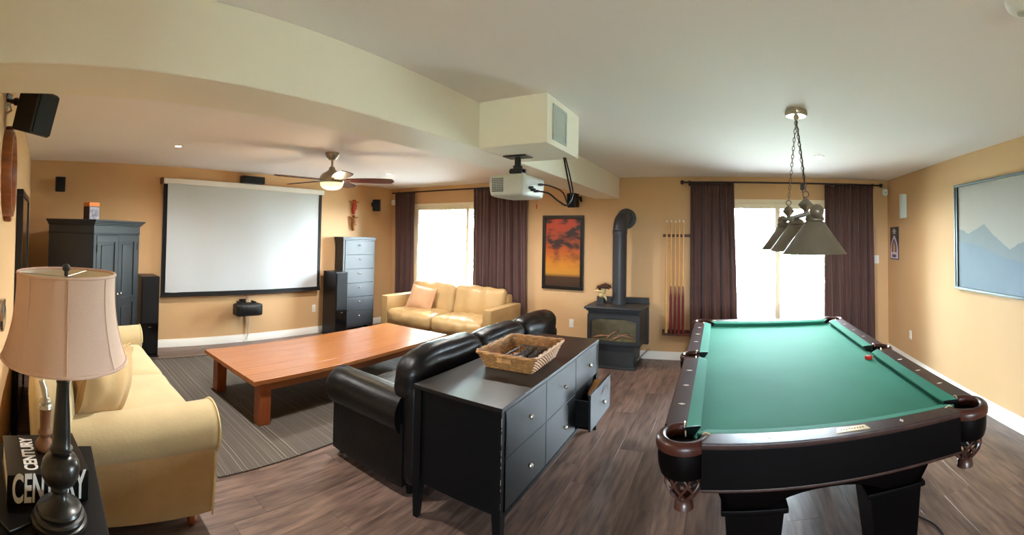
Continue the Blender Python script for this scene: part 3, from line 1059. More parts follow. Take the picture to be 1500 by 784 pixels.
MB().puff((0, 0, 0), (.22, .075, .2), .02, (0, .02, 0), 18, .006, 9, m, fn=pinch(.22, .2)).build('cushion', 'pillow_peach', pw, smooth=80)
sm = []
for i in range(48):
    a = 2 * PI * i / 48
    c_, s_ = math.cos(a), math.sin(a)
    k = max(abs(c_), abs(s_))
    u, v = c_ / k, s_ / k
    p = Vector((.22 * u * (1 - .06 * (1 - v * v)), 0, .2 * v * (1 - .06 * (1 - u * u))))
    sm.append(m @ p)
MB().tube(sm, .006, 6, loop=True).build('seam_piping', 'pillow_peach', pw)

# ------------------------------------------------------------------ black leather sofa
bs = T('black_sofa', 'black leather sofa with rolled arms backing onto the black dresser', 'sofa', (-2.10, 3.10, 0))
# local: faces -x; y from -1.1 to 1.1
SYH = 1.17
for sy in (-1, 1):
    prof = []
    for i in range(25):          # roll outline in y,z
        a = math.radians(-70 + 320 * i / 24)
        prof.append((-.0 + .135 * math.cos(a + PI / 2 - 0), .49 + .135 * math.sin(a + PI / 2)))
    rings = []
    yc_ = sy * (SYH - .135)
    xs = [-.425, -.42, -.40, -.3, -.2, -.1, 0, .1, .2, .28]
    for x in xs:
        sh = .8 if x == -.425 else (.93 if x == -.42 else 1.0)
        ring = []
        for i in range(28):
            a = 2 * PI * i / 28
            rr = .14 + .004 * noise.noise(Vector((x * 9, a * 2, sy)))
            ring.append(Vector((x, yc_ + rr * sh * math.cos(a), .485 + rr * sh * math.sin(a) * .98)))
        rings.append(ring)
    MB().ring_surf(rings, cap0=True, cap1=True).build('arm_roll', 'leather_black', bs, smooth=60)
    MB().puff((-.04, sy * (SYH - .13), .25), (.345, .085, .20), .02, (0, .008, 0), 8).build('arm_panel', 'leather_black', bs)
    for x in (-.36, .3):
        MB().cyl((x, sy * (SYH - .13), 0), (x, sy * (SYH - .13), .06), .022, .03, 12).build('foot', 'dark_wood', bs)
MB().puff((-.03, 0, .2), (.36, SYH - .21, .14), .02, n=6).build('base', 'leather_black', bs)
MB().puff((.33, 0, .38), (.07, SYH - .06, .31), .05, (.0, 0, .01), 12).build('back_frame', 'leather_black', bs)
cw = (2 * SYH - .5) / 3
for k in range(3):
    cy = -SYH + .25 + cw * (k + .5)
    MB().puff((-.12, cy, .39), (.31, cw / 2 - .004, .085), .06, (.01, 0, .03), 14, .008, 8, seed=k).build('seat_cushion', 'leather_black', bs)
bcs = ((-1.10, -.34, .885), (-.34, .36, .865), (.36, 1.08, .86))
for k, (ya, yb, zt) in enumerate(bcs):
    m = Matrix.Rotation(math.radians(8), 3, 'Y')

    def droop(p, ya=ya, yb=yb, k=k):
        q = p.copy()
        hw = (yb - ya) / 2
        q.z -= (.13 if (k == 0 and p.y < 0) else .025) * max(0, abs(p.y) / hw - .4) ** 1.5 * (1 if p.z > 0 else 0)
        return q
    MB().puff((.285, (ya + yb) / 2, zt - .165), (.105, (yb - ya) / 2 + .02, .165), .085, (.025, .0, .015), 20, .012, 6, m, seed=k * 4 + 1, fn=droop).build('back_cushion', 'leather_black', bs)

# ------------------------------------------------------------------ black dresser
DXB, DXF, DY0, DY1, DZT = -1.64, -1.065, 1.90, 3.54, .75
dr = T('dresser', 'low wide black dresser of six drawers behind the black sofa', 'dresser', (DXB, DY0, 0))
W_, L_ = DXF - DXB, DY1 - DY0
MB().box(0, W_ - .02, .015, L_ - .015, .20, DZT - .022, .002).build('carcass', 'dark_wood', dr)
MB().box(-.005, W_ + .004, -.004, L_ + .004, DZT - .022, DZT, .003).build('top', 'dark_wood_top', dr)
for x in (0, 1):
    for y in (0, 1):
        xa = 0 if x == 0 else W_ - .05
        ya = 0 if y == 0 else L_ - .05
        pr = MB()
        t0 = [(xa, ya), (xa + .05, ya), (xa + .05, ya + .05), (xa, ya + .05)]
        cx, cy = xa + (.04 if x else .01), ya + (.04 if y else .01)
        b0 = [(cx + (px - cx) * .62, cy + (py - cy) * .62) for px, py in t0]
        pr.ring_surf([[Vector((px, py, 0)) for px, py in b0], [Vector((px, py, .19)) for px, py in t0], [Vector((px, py, DZT - .023)) for px, py in t0]], cap0=True, cap1=True)
        pr.build('leg', 'dark_wood', dr, smooth=20)
wr_ = MB()
rnd = random.Random(5)
for k in range(16):
    z = rnd.uniform(.25, .68)
    wr_.box(W_ - .002, W_ + .0012, -.0012, .002, z, z + rnd.uniform(.006, .03), .0005, 1)
wr_.build('worn_edge', 'worn_edge', dr, kind='stuff', label='pale chipped edge')
MB().box(W_ - .02, W_, .05, L_ - .05, .19, .21).box(W_ - .03, W_ - .002, .05, L_ - .05, .475, .485).build('rail', 'dark_wood', dr)
knob2 = MB().lathe([(.007, 0), (.006, .012), (.012, .018), (.0155, .025), (.0155, .031), (.010, .038), (0, .04)], 18, mtx=Matrix.Rotation(PI / 2, 4, 'Y')).mesh('knob', 'steel')
cwid = (L_ - .05) / 3
for c in range(3):
    for r in range(2):
        ya, yb = .025 + c * cwid + .003, .025 + (c + 1) * cwid - .003
        za, zb = ((.215, .475), (.483, DZT - .028))[r]
        op = .115 if (c == 2 and r == 0) else 0
        d = MB().box(W_ - .018 + op, W_ + op, ya, yb, za, zb, .0025).build('drawer', 'drawer_black', dr)
        share('knob', knob2, d, (W_ + op, (ya + yb) / 2, (za + zb) / 2 + (.01 if r else 0)))
        if op:
            d['label'] = 'drawer pulled part way open'
            bx = MB().box(W_ - .35, W_ - .018 + op, ya + .01, ya + .022, za + .01, zb - .05).box(W_ - .35, W_ - .018 + op, yb - .022, yb - .01, za + .01, zb - .05).box(W_ - .35, W_ - .018 + op, ya + .01, yb - .01, za + .01, za + .02)
            bx.build('drawer_box', 'dark_wood', d)
dob = MB().puff((0, 0, 0), (.05, .1, .02), .01, (0, 0, .004), 5, mtx=Matrix.Rotation(.3, 3, 'X')).build('folded_cloth', 'gold_brown')
dob.location = (-1.0, 3.30, .418)
tag(dob, 'brown folded item inside the open dresser drawer', 'cloth')

# ------------------------------------------------------------------ wicker basket
bk = T('wicker_basket', 'shallow rectangular wicker basket on top of the black dresser', 'basket', (-1.345, 2.67, DZT), math.radians(3))
bh = .105
hb, ht = (.165, .225), (.205, .285)


def rrect(hx, hy, rad, n):
    pts = []
    per = []
    segs = [((hx - rad, -hy), (hx, -hy + rad)), ]
    for q, (cx, cy, a0) in enumerate(((hx - rad, hy - rad, 0), (-hx + rad, hy - rad, PI / 2), (-hx + rad, -hy + rad, PI), (hx - rad, -hy + rad, 3 * PI / 2))):
        for i in range(5):
            a = a0 + PI / 2 * i / 4
            per.append(Vector((cx + rad * math.cos(a), cy + rad * math.sin(a), 0)))
    L = [0]
    for i in range(len(per)):
        L.append(L[-1] + (per[(i + 1) % len(per)] - per[i]).length)
    tot = L[-1]
    j = 0
    for i in range(n):
        s = tot * i / n
        while L[j + 1] < s:
            j += 1
        f = (s - L[j]) / (L[j + 1] - L[j])
        pts.append(per[j].lerp(per[(j + 1) % len(per)], f))
    return pts


NB = 176
wv = MB()
nrow = 11
for r in range(nrow):
    f = (r + .5) / nrow
    base = rrect(hb[0] + (ht[0] - hb[0]) * f, hb[1] + (ht[1] - hb[1]) * f, .03, NB)
    pts = []
    for i, p in enumerate(base):
        n_ = Vector((p.x, p.y, 0)).normalized()
        o_ = .0032 * math.sin(PI * (i / 2) + r * PI)
        if (i // 1) % 2 == 0 and o_ == 0:
            pass
        # handle opening on the near and far ends
        if abs(p.x) < .05 and f > .62 and f < .86:
            o_ = .0005
        pts.append(p + n_ * .0045 * math.cos(PI * i / 2 + r * PI) + Vector((0, 0, .004 + bh * f)))
    wv.tube(pts, .0052, 5, loop=True)
wv.build('weave', 'wicker', bk, kind='stuff')
sk = MB()
for i in range(0, NB, 4):
    pb, pt = rrect(hb[0], hb[1], .03, NB)[i], rrect(ht[0], ht[1], .03, NB)[i]
    sk.tube([pb + Vector((0, 0, .004)), pt + Vector((0, 0, bh))], .0035, 5)
sk.build('stakes', 'wicker', bk, kind='stuff')
rim = MB()
for k in range(2):
    b_ = rrect(ht[0] + .002, ht[1] + .002, .032, 120)
    rim.tube([p + Vector((0, 0, bh + .004)) + Vector((p.x, p.y, 0)).normalized() * .005 * math.cos(i * .6 + k * PI) + Vector((0, 0, .005 * math.sin(i * .6 + k * PI))) for i, p in enumerate(b_)], .0075, 6, loop=True)
rim.build('rim', 'wicker', bk)
MB().box(-hb[0], hb[0], -hb[1], hb[1], .001, .007, .002).build('bottom', 'wicker', bk)
for sy in (-1, 1):
    yy = sy * (hb[1] + (ht[1] - hb[1]) * .75 + .011)
    MB().tube([(-.055, yy, bh * .62), (-.055, yy, bh * .86), (.055, yy, bh * .86), (.055, yy, bh * .62)], .006, 6, loop=True).box(-.05, .05, yy - .004, yy + .002, bh * .64, bh * .84).build('handle', 'wicker', bk)


def remote(x, y, z, rz, rx, L, label):
    t = T('remote_control', label, 'remote', (x, y, z), rz, 'remotes in the wicker basket')
    m = Matrix.Rotation(rx, 3, 'X')
    MB().puff((0, 0, 0), (.034, L / 2, .014), .011, (0, 0, .003), 6, mtx=m).build('case', 'black_gloss', t)
    b = MB()
    for i in range(3):
        for j in range(5):
            c = m @ Vector((-.016 + .016 * i, -L * .3 + L * .13 * j, .016))
            b.box(c.x - .005, c.x + .005, c.y - .006, c.y + .006, c.z - .002, c.z + .003, .001, 1)
    b.build('buttons', 'iron', t, kind='stuff')


remote(-1.255, 2.71, DZT + .05, .08, .05, .27, 'black remote control lying along the right side of the basket')
remote(-1.335, 2.73, DZT + .05, .14, .05, .25, 'black remote control lying aslant in the middle of the basket')
tr_ = T('black_tray', 'black wire-rimmed tray lying inside the wicker basket', 'tray', (-1.315, 2.705, DZT + .012), .06)
MB().puff((0, 0, .008), (.11, .165, .006), .005, n=5).build('plate', 'black_plastic', tr_)
MB().tube([p + Vector((0, 0, .05)) for p in rrect(.115, .168, .03, 40)], .004, 6, loop=True).build('wire_rim', 'iron', tr_)
wsup = MB()
for p in rrect(.115, .168, .03, 8):
    wsup.tube([p + Vector((0, 0, .01)), p + Vector((0, 0, .05))], .003, 5)
wsup.build('wire_support', 'iron', tr_, kind='stuff')

# ------------------------------------------------------------------ beige cloth sofa along the left wall
b2 = T('beige_sofa', 'beige slipcovered sofa with rolled arms along the left wall', 'sofa', (-3.17, .455, 0))
# local: faces +y; x from -1.07 (far) to 1.07 (near); y -.42 back to .48 front
XH = 1.07
YB, YF = -.50, .475


def roll_arm(sx):
    # outline in x,z swept along y
    rings = []
    ys = [YB + .06, YB + .1, -.2, 0, .2, YF - .05, YF - .012, YF]
    for y in ys:
        sh = .9 if y == YF else 1.0
        ring = []
        for i in range(26):
            a = 2 * PI * i / 26
            rr = .135 + .004 * noise.noise(Vector((y * 6, a * 1.5, sx * 3)))
            zz = .475 + (rr * math.sin(a)) * sh + .05 * (y - YB)
            ring.append(Vector((sx * (XH - .135) + rr * math.cos(a) * sh, y, zz)))
        rings.append(ring)
    return MB().ring_surf(rings, cap0=True, cap1=True)


for sx in (-1, 1):
    roll_arm(sx).build('arm_roll', 'sofa_cloth', b2, smooth=60)
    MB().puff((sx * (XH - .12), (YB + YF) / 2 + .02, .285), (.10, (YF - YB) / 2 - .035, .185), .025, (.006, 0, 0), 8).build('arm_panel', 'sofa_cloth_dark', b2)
    pts = []
    for i in range(20):          # piping round the front scroll and down the front edge
        a = math.radians(-50 + 230 * i / 19)
        pts.append(Vector((sx * (XH - .135) + sx * .137 * math.cos(a), YF - .004, (.475 + .05 * (YF - YB)) + .137 * math.sin(a))))
    pts = [Vector((sx * (XH - .018), YF - .028, .1)), Vector((sx * (XH - .018), YF - .02, .36))] + pts
    MB().tube(pts, .006, 6).build('piping', 'piping', b2)
    for yy in (YB + .1, YF - .1):
        MB().lathe([(.018, 0), (.028, .012), (.03, .03), (.022, .045), (.032, .06), (.032, .08)], 16, (sx * (XH - .13), yy, 0)).build('foot', 'pine_leg', b2)
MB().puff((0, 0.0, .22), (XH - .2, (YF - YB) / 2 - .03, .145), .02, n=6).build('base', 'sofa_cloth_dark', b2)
MB().puff((0, YB + .12, .47), (XH - .02, .12, .40), .09, (0, .01, .01), 12, fn=lambda p: Vector((p.x, p.y - .08 * max(0, p.z), p.z - .10 * (abs(p.x) / 1.05) ** 6))).build('back_frame', 'sofa_cloth', b2)
sw = (2 * XH - .5) / 2
for k in (0, 1):
    cx = -sw / 2 + k * sw
    MB().puff((cx, .125, .435), (sw / 2 + .01, .345, .075), .055, (.0, .0, .03), 18, .008, 6, seed=k * 7).build('seat_cushion', 'sofa_cloth', b2)
    MB().puff((cx, -.20, .66), (sw / 2, .10, .21), .09, (0, .03, .02), 16, .014, 6, Matrix.Rotation(math.radians(-12), 3, 'X'), seed=k * 3).build('back_cushion', 'sofa_cloth', b2)
pp = T('sofa_pillow', 'beige ruched pillow against the near arm of the beige sofa', 'pillow', (-2.45, .33, .68))
m = Matrix.Rotation(math.radians(-38), 3, 'Z') @ Matrix.Rotation(math.radians(-16), 3, 'X')


def ruch(p):
    q = pinch(.25, .22)(p)
    q.y += .012 * math.sin(p.x * 30 + 14 * p.z) * math.cos(p.z * 5)
    return q


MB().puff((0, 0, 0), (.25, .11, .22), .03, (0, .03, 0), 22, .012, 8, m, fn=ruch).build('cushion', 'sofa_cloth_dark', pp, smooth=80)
sm2 = []
for i in range(48):
    a = 2 * PI * i / 48
    k = max(abs(math.cos(a)), abs(math.sin(a)))
    u, v = math.cos(a) / k, math.sin(a) / k
    sm2.append(m @ Vector((.25 * u * (1 - .06 * (1 - v * v)), 0, .22 * v * (1 - .06 * (1 - u * u)))))
MB().tube(sm2, .007, 6, loop=True).build('seam_piping', 'sofa_cloth_dark', pp)

# ------------------------------------------------------------------ side table, lamp, book, candlestick
st_ = T('side_table', 'square black side table in the near left corner', 'table', (-1.56, .02, 0))
MB().box(-.41, .41, -.215, .215, .57, .60, .004).build('top', 'dark_wood', st_)
for sx in (-1, 1):
    for sy in (-1, 1):
        MB().box(sx * .385 - .022, sx * .385 + .022, sy * .19 - .022, sy * .19 + .022, 0, .57, .003).build('leg', 'dark_wood', st_)
MB().box(-.40, .40, -.205, .205, .53, .57, .003).box(-.40, .40, -.205, .205, .16, .18, .003).build('shelf', 'dark_wood', st_)

lp = T('table_lamp', 'turned dark bronze table lamp with a pink-beige bell shade', 'lamp', (-1.465, .072, .60))
MB().lathe([(0, 0), (.094, 0), (.097, .008), (.095, .018), (.084, .022), (.089, .030), (.086, .038), (.074, .042), (.078, .050), (.074, .058), (.060, .062), (.045, .072), (.034, .080), (.026, .092), (.024, .104), (.028, .110), (.030, .116), (.026, .122),
            (.034, .128), (.052, .140), (.063, .160), (.067, .182), (.063, .206), (.052, .224), (.036, .233), (.026, .236), (.030, .240), (.039, .246), (.041, .252), (.036, .258), (.032, .264), (.031, .30), (.028, .36), (.024, .42), (.022, .47), (.024, .478), (.016, .49), (.012, .50)], 40).build('base', 'lamp_bronze', lp)
MB().cyl((0, 0, .49), (0, 0, .60), .009, seg=10).cyl((0, 0, .58), (0, 0, .64), .018, seg=14).build('socket', 'nickel', lp)
zs, zt = .562, .845
n = 96


def shade_r(v):
    return .212 - .052 * (1 - (1 - v) ** 2.3) + .006 * v


rings = []
for i in range(15):
    v = i / 14
    rr = shade_r(v)
    rings.append([Vector((rr * math.cos(2 * PI * j / n) * (1 - .012 * abs(math.sin(4 * 2 * PI * j / n)) ** .5), rr * math.sin(2 * PI * j / n) * (1 - .012 * abs(math.sin(4 * 2 * PI * j / n)) ** .5), zs + (zt - zs) * v)) for j in range(n)])
MB().ring_surf(rings).build('lamp_shade', 'lampshade', lp, smooth=70)
MB().ring_surf([[p * .985 + Vector((0, 0, p.z * .015)) for p in r] for r in rings]).build('shade_lining', 'shade_lining', lp, smooth=70)
for zz, rr in ((zs, shade_r(0)), (zt, shade_r(1))):
    MB().tube([(rr * .995 * math.cos(2 * PI * j / 64), rr * .995 * math.sin(2 * PI * j / 64), zz) for j in range(64)], .0055, 6, loop=True).build('shade_trim', 'lampshade', lp)
for k in range(8):
    a = 2 * PI * k / 8
    MB().tube([((shade_r(i / 10) + .001) * math.cos(a), (shade_r(i / 10) + .001) * math.sin(a), zs + (zt - zs) * i / 10) for i in range(11)], .002, 5).build('shade_seam', 'lampshade', lp)
sp_ = MB()
for k in range(3):
    a = 2 * PI * k / 3 + .5
    sp_.tube([(0, 0, zt - .012), (.155 * math.cos(a), .155 * math.sin(a), zt - .004)], .002, 5)
sp_.cyl((0, 0, .63), (0, 0, zt + .01), .004, seg=8).build('spider', 'nickel', lp)
MB().sphere((0, 0, zt + .018), .014, 16, 10).cyl((0, 0, zt - .01), (0, 0, zt + .006), .007, seg=10).build('finial', 'iron', lp)
cdx = MB().tube([(-1.45, -.02, .605), (-1.40, -.09, .605), (-1.46, -.14, .606), (-1.42, -.19, .60), (-1.41, -.205, .5), (-1.4, -.205, .2), (-1.4, -.2, .01)], .0035, 6).build('lamp_cord', 'cable')
tag(cdx, 'thin black lamp cord trailing off the side table', 'cord')

bkz = T('century_book', 'thick black coffee-table book with big white lettering on the side table', 'book', (-1.562, .035, .60), math.radians(9))
# local: spine on +x, y along spine
BW2, BD2, BT2 = .30, .29, .107
MB().box(-BD2, 0, -BW2 / 2, BW2 / 2, 0, .004, .001, 1).box(-BD2, 0, -BW2 / 2, BW2 / 2, BT2 - .004, BT2, .001, 1).box(-.006, .002, -BW2 / 2, BW2 / 2, 0, BT2, .002, 2).build('cover', 'book_black', bkz)
MB().box(-BD2 + .006, -.006, -BW2 / 2 + .005, BW2 / 2 - .005, .004, BT2 - .004).build('pages', 'paper', bkz)
m = Matrix.Translation((.0025, 0.002, BT2 / 2)) @ Matrix(((0, 0, 1, 0), (1, 0, 0, 0), (0, 1, 0, 0), (0, 0, 0, 1)))
MB().text('CENTURY', .125, m @ Matrix.Diagonal((1, 1.15, 1, 1)), bold=.0032, xs=.475).build('spine_lettering', 'print_white', bkz, smooth=0)
m = Matrix.Translation((-.145, -.055, BT2 + .0006)) @ Matrix.Rotation(PI, 4, 'Z')
MB().text('CENTURY', .07, m, bold=.002, xs=.75).build('cover_lettering', 'print_white', bkz, smooth=0)
cs_ = T('candlestick', 'short turned wooden candlestick with a metal collar on the black book', 'candlestick', (-1.73, .018, .60 + BT2 + .001))
MB().lathe([(0, 0), (.030, 0), (.036, .008), (.038, .02), (.034, .032), (.024, .044), (.020, .052), (.026, .062), (.030, .070), (.024, .078), (.021, .09), (.023, .16), (.025, .164)], 28).build('base', 'brown_wood', cs_)
MB().lathe([(.025, .164), (.029, .168), (.027, .178), (.019, .183), (.023, .192), (.021, .202), (.012, .21)], 24).build('collar', 'nickel', cs_)
MB().tube([(0, 0, .20), (-.003, -.006, .24), (-.008, -.02, .275)], [.012, .015, .012], 12).build('neck', 'nickel', cs_)

# ------------------------------------------------------------------ left wall: oval frame, tall mirror, knob
ov = T('oval_frame', 'oval carved wooden frame on the left wall', 'frame', (-2.22, YL, 1.86))
pr_ = [(1.0, 0), (1.0, .03), (.95, .048), (.88, .05), (.84, .04), (.80, .046), (.76, .03), (.72, .012), (.72, 0)]
rings = []
for k, y in pr_:
    rings.append([Vector((.205 * k * math.cos(2 * PI * j / 56), y + (.0), .225 * k * math.sin(2 * PI * j / 56))) for j in range(56)])
MB().ring_surf(rings, loop=False).build('moulding', 'oval_wood', ov, smooth=50)
MB().ring_surf([[Vector((.15 * s * math.cos(2 * PI * j / 40), .008, .165 * s * math.sin(2 * PI * j / 40))) for j in range(40)] for s in (1, .01)]).build('picture', 'print_sky', ov)
MB().box(-.03, .03, 0, .04, .215, .245, .012).build('crest', 'oval_wood', ov)
MB().box(-.03, .03, 0, .04, -.245, -.215, .012).build('crest', 'oval_wood', ov)
mr_ = T('tall_mirror', 'tall black-framed mirror standing against the left wall behind the beige sofa', 'mirror', (-3.66, YL, 0))
frame_rect(MB(), 'y', -.55, .55, .01, 1.86, .045, .003, .05, .006).build('frame', 'frame_black', mr_)
MB().box(-.51, .51, .035, .04, .05, 1.82).build('glass', 'mirror', mr_)
kb = T('wall_dial', 'round brushed metal knob with a small block on the left wall beside the lamp shade', 'dial', (-1.80, YL, 1.215))
MB().lathe([(.045, 0), (.05, .006), (.05, .014), (.03, .02), (.03, .032), (.056, .038), (.06, .046), (.056, .056), (.04, .06), (0, .061)], 32, mtx=Matrix.Rotation(-PI / 2, 4, 'X')).build('dial', 'steel', kb)
MB().box(-.11, -.065, .0, .05, -.0, .06, .004).build('block', 'steel', kb)
MB().box(-.06, .06, 0, .008, .10, .15, .003).build('white_tab', 'white_plastic', kb)

# ------------------------------------------------------------------ projector
pj = T('projector', 'light grey projector hanging from a black mount under the ceiling box', 'projector', (-1.355, 2.575, BZ))
MB().box(-.085, .085, -.06, .06, -.008, 0, .002).build('mount_plate', 'black_plastic', pj)
MB().cyl((0, 0, -.005), (0, 0, -.075), .022, seg=16).cyl((0, 0, -.065), (0, 0, -.082), .032, seg=16).box(-.045, .045, -.035, .035, -.12, -.085, .006).tube([(-.06, 0, -.10), (.06, 0, -.10)], .012, 8).box(-.065, .065, -.05, .05, -.135, -.125, .002).build('mount_post', 'black_plastic', pj)
zt_, zb_ = -.137, -.285


def pjshape(p):
    q = p.copy()
    if p.z < 0:
        q.x *= 1 - .06 * (-p.z / .07)
        q.y *= 1 - .04 * (-p.z / .07)
    return q


PY0, PY1, PX0, PX1 = -.165, .165, -.13, .13
MB().puff((0, 0, (zt_ + zb_) / 2), (PX1, PY1, .072), .022, (.0, .0, .006), 10, fn=pjshape).build('case', 'grey_plastic', pj)
gr = MB()
for i in range(7):
    for j in range(8):
        gx, gz = PX0 + .03 + i * .0125, zt_ - .028 - j * .0115
        gr.box(gx, gx + .008, PY0 - .002, PY0 + .002, gz - .007, gz)
gr.build('vent_grille', 'iron', pj, kind='stuff')
MB().cyl((PX0 + .01, .07, (zt_ + zb_) / 2), (PX0 - .02, .07, (zt_ + zb_) / 2), .035, .038, 20).build('lens', 'black_gloss', pj)
cn = MB()
for (yy, zz) in ((-.08, -.225), (-.05, -.235), (.0, -.24), (.06, -.19)):
    MB().box(PX1 - .004, PX1 + .028, yy - .011, yy + .011, zz - .008, zz + .008, .002).build('connector', 'iron', pj)
MB().cyl((.09, .12, zb_ + .01), (.09, .12, zb_ - .035), .0015, seg=6).cyl((.09, .12, zb_ - .035), (.09, .12, zb_ - .065), .005, .003, 8).build('pull_tag', 'red', pj, label='red pull tag')
P0 = Vector((-1.355, 2.575, BZ))


def wcable(pts, r, label):
    o = MB().tube(pts, r, 7).build('projector_cable', 'cable')
    tag(o, label, 'cable', 'projector cables')


def spline(ps, n=10):
    ps = [Vector(p) for p in ps]
    out = []
    for i in range(len(ps) - 1):
        a, b, c, d = ps[max(0, i - 1)], ps[i], ps[i + 1], ps[min(len(ps) - 1, i + 2)]
        for k in range(n):
            t = k / n
            out.append(.5 * ((2 * b) + (c - a) * t + (2 * a - 5 * b + 4 * c - d) * t * t + (3 * b - a - 3 * c + d) * t ** 3))
    out.append(ps[-1])
    return out


loopb = Vector((-1.03, 2.66, 1.82))
wcable(spline([P0 + Vector((PX1 + .028, .0, -.24)), P0 + Vector((PX1 + .09, .03, -.255)), loopb + Vector((-.06, 0, .03)), loopb, loopb + Vector((.02, .02, .06)), (-1.04, 2.70, 2.0), (-1.08, 2.72, BZ)]), .006, 'thick black cable looping from the projector up into the ceiling box')
wcable(spline([P0 + Vector((PX1 + .028, .06, -.19)), P0 + Vector((PX1 + .08, .08, -.20)), loopb + Vector((-.04, .02, .09)), loopb + Vector((.005, .01, .01)), loopb + Vector((.03, .03, .08)), (-1.03, 2.71, 2.02), (-1.07, 2.725, BZ)]), .005, 'thin black cable curving from the top socket of the projector')

# ------------------------------------------------------------------ sunset painting
pt_ = T('sunset_painting', 'tall painting of a fiery orange sunset in a black frame', 'painting', (-2.275, YN, .868))
frame_rect(MB(), 'y', -.315, .315, 0, 1.055, .05, -.035, 0, .006).build('frame', 'frame_black', pt_)
cv = MB().box(-.27, .27, -.018, -.01, .0, .97).build('canvas', 'sunset_paint', pt_)
cv.location = (0, 0, .04)

# ------------------------------------------------------------------ stove
sv = T('gas_stove', 'black freestanding gas stove with glass front and flue pipe', 'stove', (-1.375, 5.15, 0))
MB().box(-.335, .335, .06, .50, .27, .70, .01).build('firebox', 'iron', sv)
MB().box(-.235, .255, .08, .46, .02, .28, .006).build('pedestal', 'iron', sv)
MB().box(-.265, .285, .02, .50, 0, .022, .006).build('base_plate', 'iron', sv)
MB().box(-.375, .375, .0, .52, .72, .755, .014, 3).build('top_plate', 'iron', sv)
MB().box(-.35, .35, .03, .51, .698, .722, .004).build('top_lip', 'iron', sv)
MB().box(-.345, .362, .46, .535, .22, .82, .006).build('heat_shield', 'iron', sv)
for k in range(3):
    MB().box(-.325, .325, .03, .07, .655 + k * .016, .664 + k * .016, .002).build('louvre', 'iron', sv)
# arched front frame and recess
fo = MB()
for i in range(20):
    u0, u1 = i / 20, (i + 1) / 20
    x0_, x1_ = -.29 + .58 * u0, -.29 + .58 * u1
    za, zb = .575 + .045 * math.sin(PI * u0), .575 + .045 * math.sin(PI * u1)
    fo.prism([(x0_, za), (x1_, zb), (x1_, .655), (x0_, .655)], 'y', .035, .06)
fo.box(-.335, -.29, .035, .06, .30, .655).box(.29, .335, .035, .06, .30, .655).box(-.29, .29, .035, .06, .30, .335)
fo.build('door_frame', 'iron', sv, smooth=20)
MB().box(-.29, .29, .0585, .0595, .335, .60).build('fireback', 'firebrick', sv)
MB().box(-.292, .292, .042, .045, .33, .625).build('glass', 'window_glass', sv)
for (a, b, r) in (((-.25, .054, .37), (-.05, .052, .40), .018), ((.0, .052, .36), (.2, .054, .43), .018), ((.05, .05, .41), (.26, .052, .38), .016), ((-.08, .05, .37), (.06, .052, .47), .014)):
    MB().tube([a, (Vector(a) + Vector(b)) / 2 + Vector((0, 0, .012)), b], [r, r * 1.1, r * .9], 10).build('log', 'log', sv)
MB().grid(lambda u, v: Vector((-.285 + .57 * u, .047 + .011 * v, .338 + .02 * v + .012 * noise.noise(Vector((u * 30, v * 5, 0))))), 40, 5).build('embers', 'ember', sv, kind='stuff')
pts = [Vector((0, .33, .75)), Vector((0, .33, 1.2)), Vector((0, .33, 1.70))]
for i in range(1, 9):
    a = PI / 2 * i / 8
    pts.append(Vector((.012 * i / 8, .33 + .15 * (1 - math.cos(a)), 1.70 + .17 * math.sin(a))))
pts.append(Vector((.02, .607, 1.875)))
MB().tube(pts[:3], .092, 28).build('flue_pipe', 'stove_pipe', sv, smooth=50)
MB().tube([pts[2]] + pts[3:], .096, 28).build('flue_elbow', 'stove_pipe', sv, smooth=50)
for z in (.775, 1.68):
    MB().lathe([(.092, -.02), (.098, -.018), (.098, .018), (.092, .02)], 28, (0, .33, z)).build('pipe_collar', 'stove_pipe', sv)
MB().lathe([(.09, 0), (.135, 0), (.14, .008), (.135, .016), (.10, .02)], 32, mtx=Matrix.Translation((.02, .605, 1.875)) @ Matrix.Rotation(PI / 2, 4, 'X')).build('wall_rosette', 'stove_pipe', sv)
MB().tube([(.25, .30, .05), (.30, .40, .10), (.36, .52, .14), (.37, .59, .12)], .008, 7).build('gas_line', 'nickel', sv)

bd = T('bird_figurine', 'cream and brown bird figurine with raised wings on the stove top', 'figurine', (-1.585, 5.38, .755))
MB().box(-.04, .04, -.04, .04, 0, .085, .004).box(-.055, .055, -.05, .05, 0, .012, .003).build('stand', 'iron', bd)
MB().puff((.01, 0, .155), (.038, .04, .07), .035, (0, 0, 0), 8, mtx=Matrix.Rotation(.35, 3, 'Y')).sphere((-.035, -.005, .205), .024, 14, 10).tube([(.03, 0, .12), (.055, 0, .085), (.07, 0, .05)], [.022, .016, .006], 8).build('body', 'bird_cream', bd)
MB().tube([(-.052, -.006, .205), (-.075, -.008, .20), (-.085, -.008, .19)], [.01, .007, .002], 8).build('beak', 'gold_brown', bd)
for sy in (-1, 1):
    MB().tube([(-.01, sy * .03, .19), (-.03, sy * .06, .225), (.03, sy * .075, .24), (.10, sy * .06, .225), (.12, sy * .05, .20)], [.016, .022, .028, .02, .004], 8).build('wing', 'bird_brown', bd)
MB().tube([(-.09, -.05, .165), (-.04, -.05, .175), (.02, -.05, .17)], [.003, .014, .01], 8).build('leaf', 'bird_cream', bd)

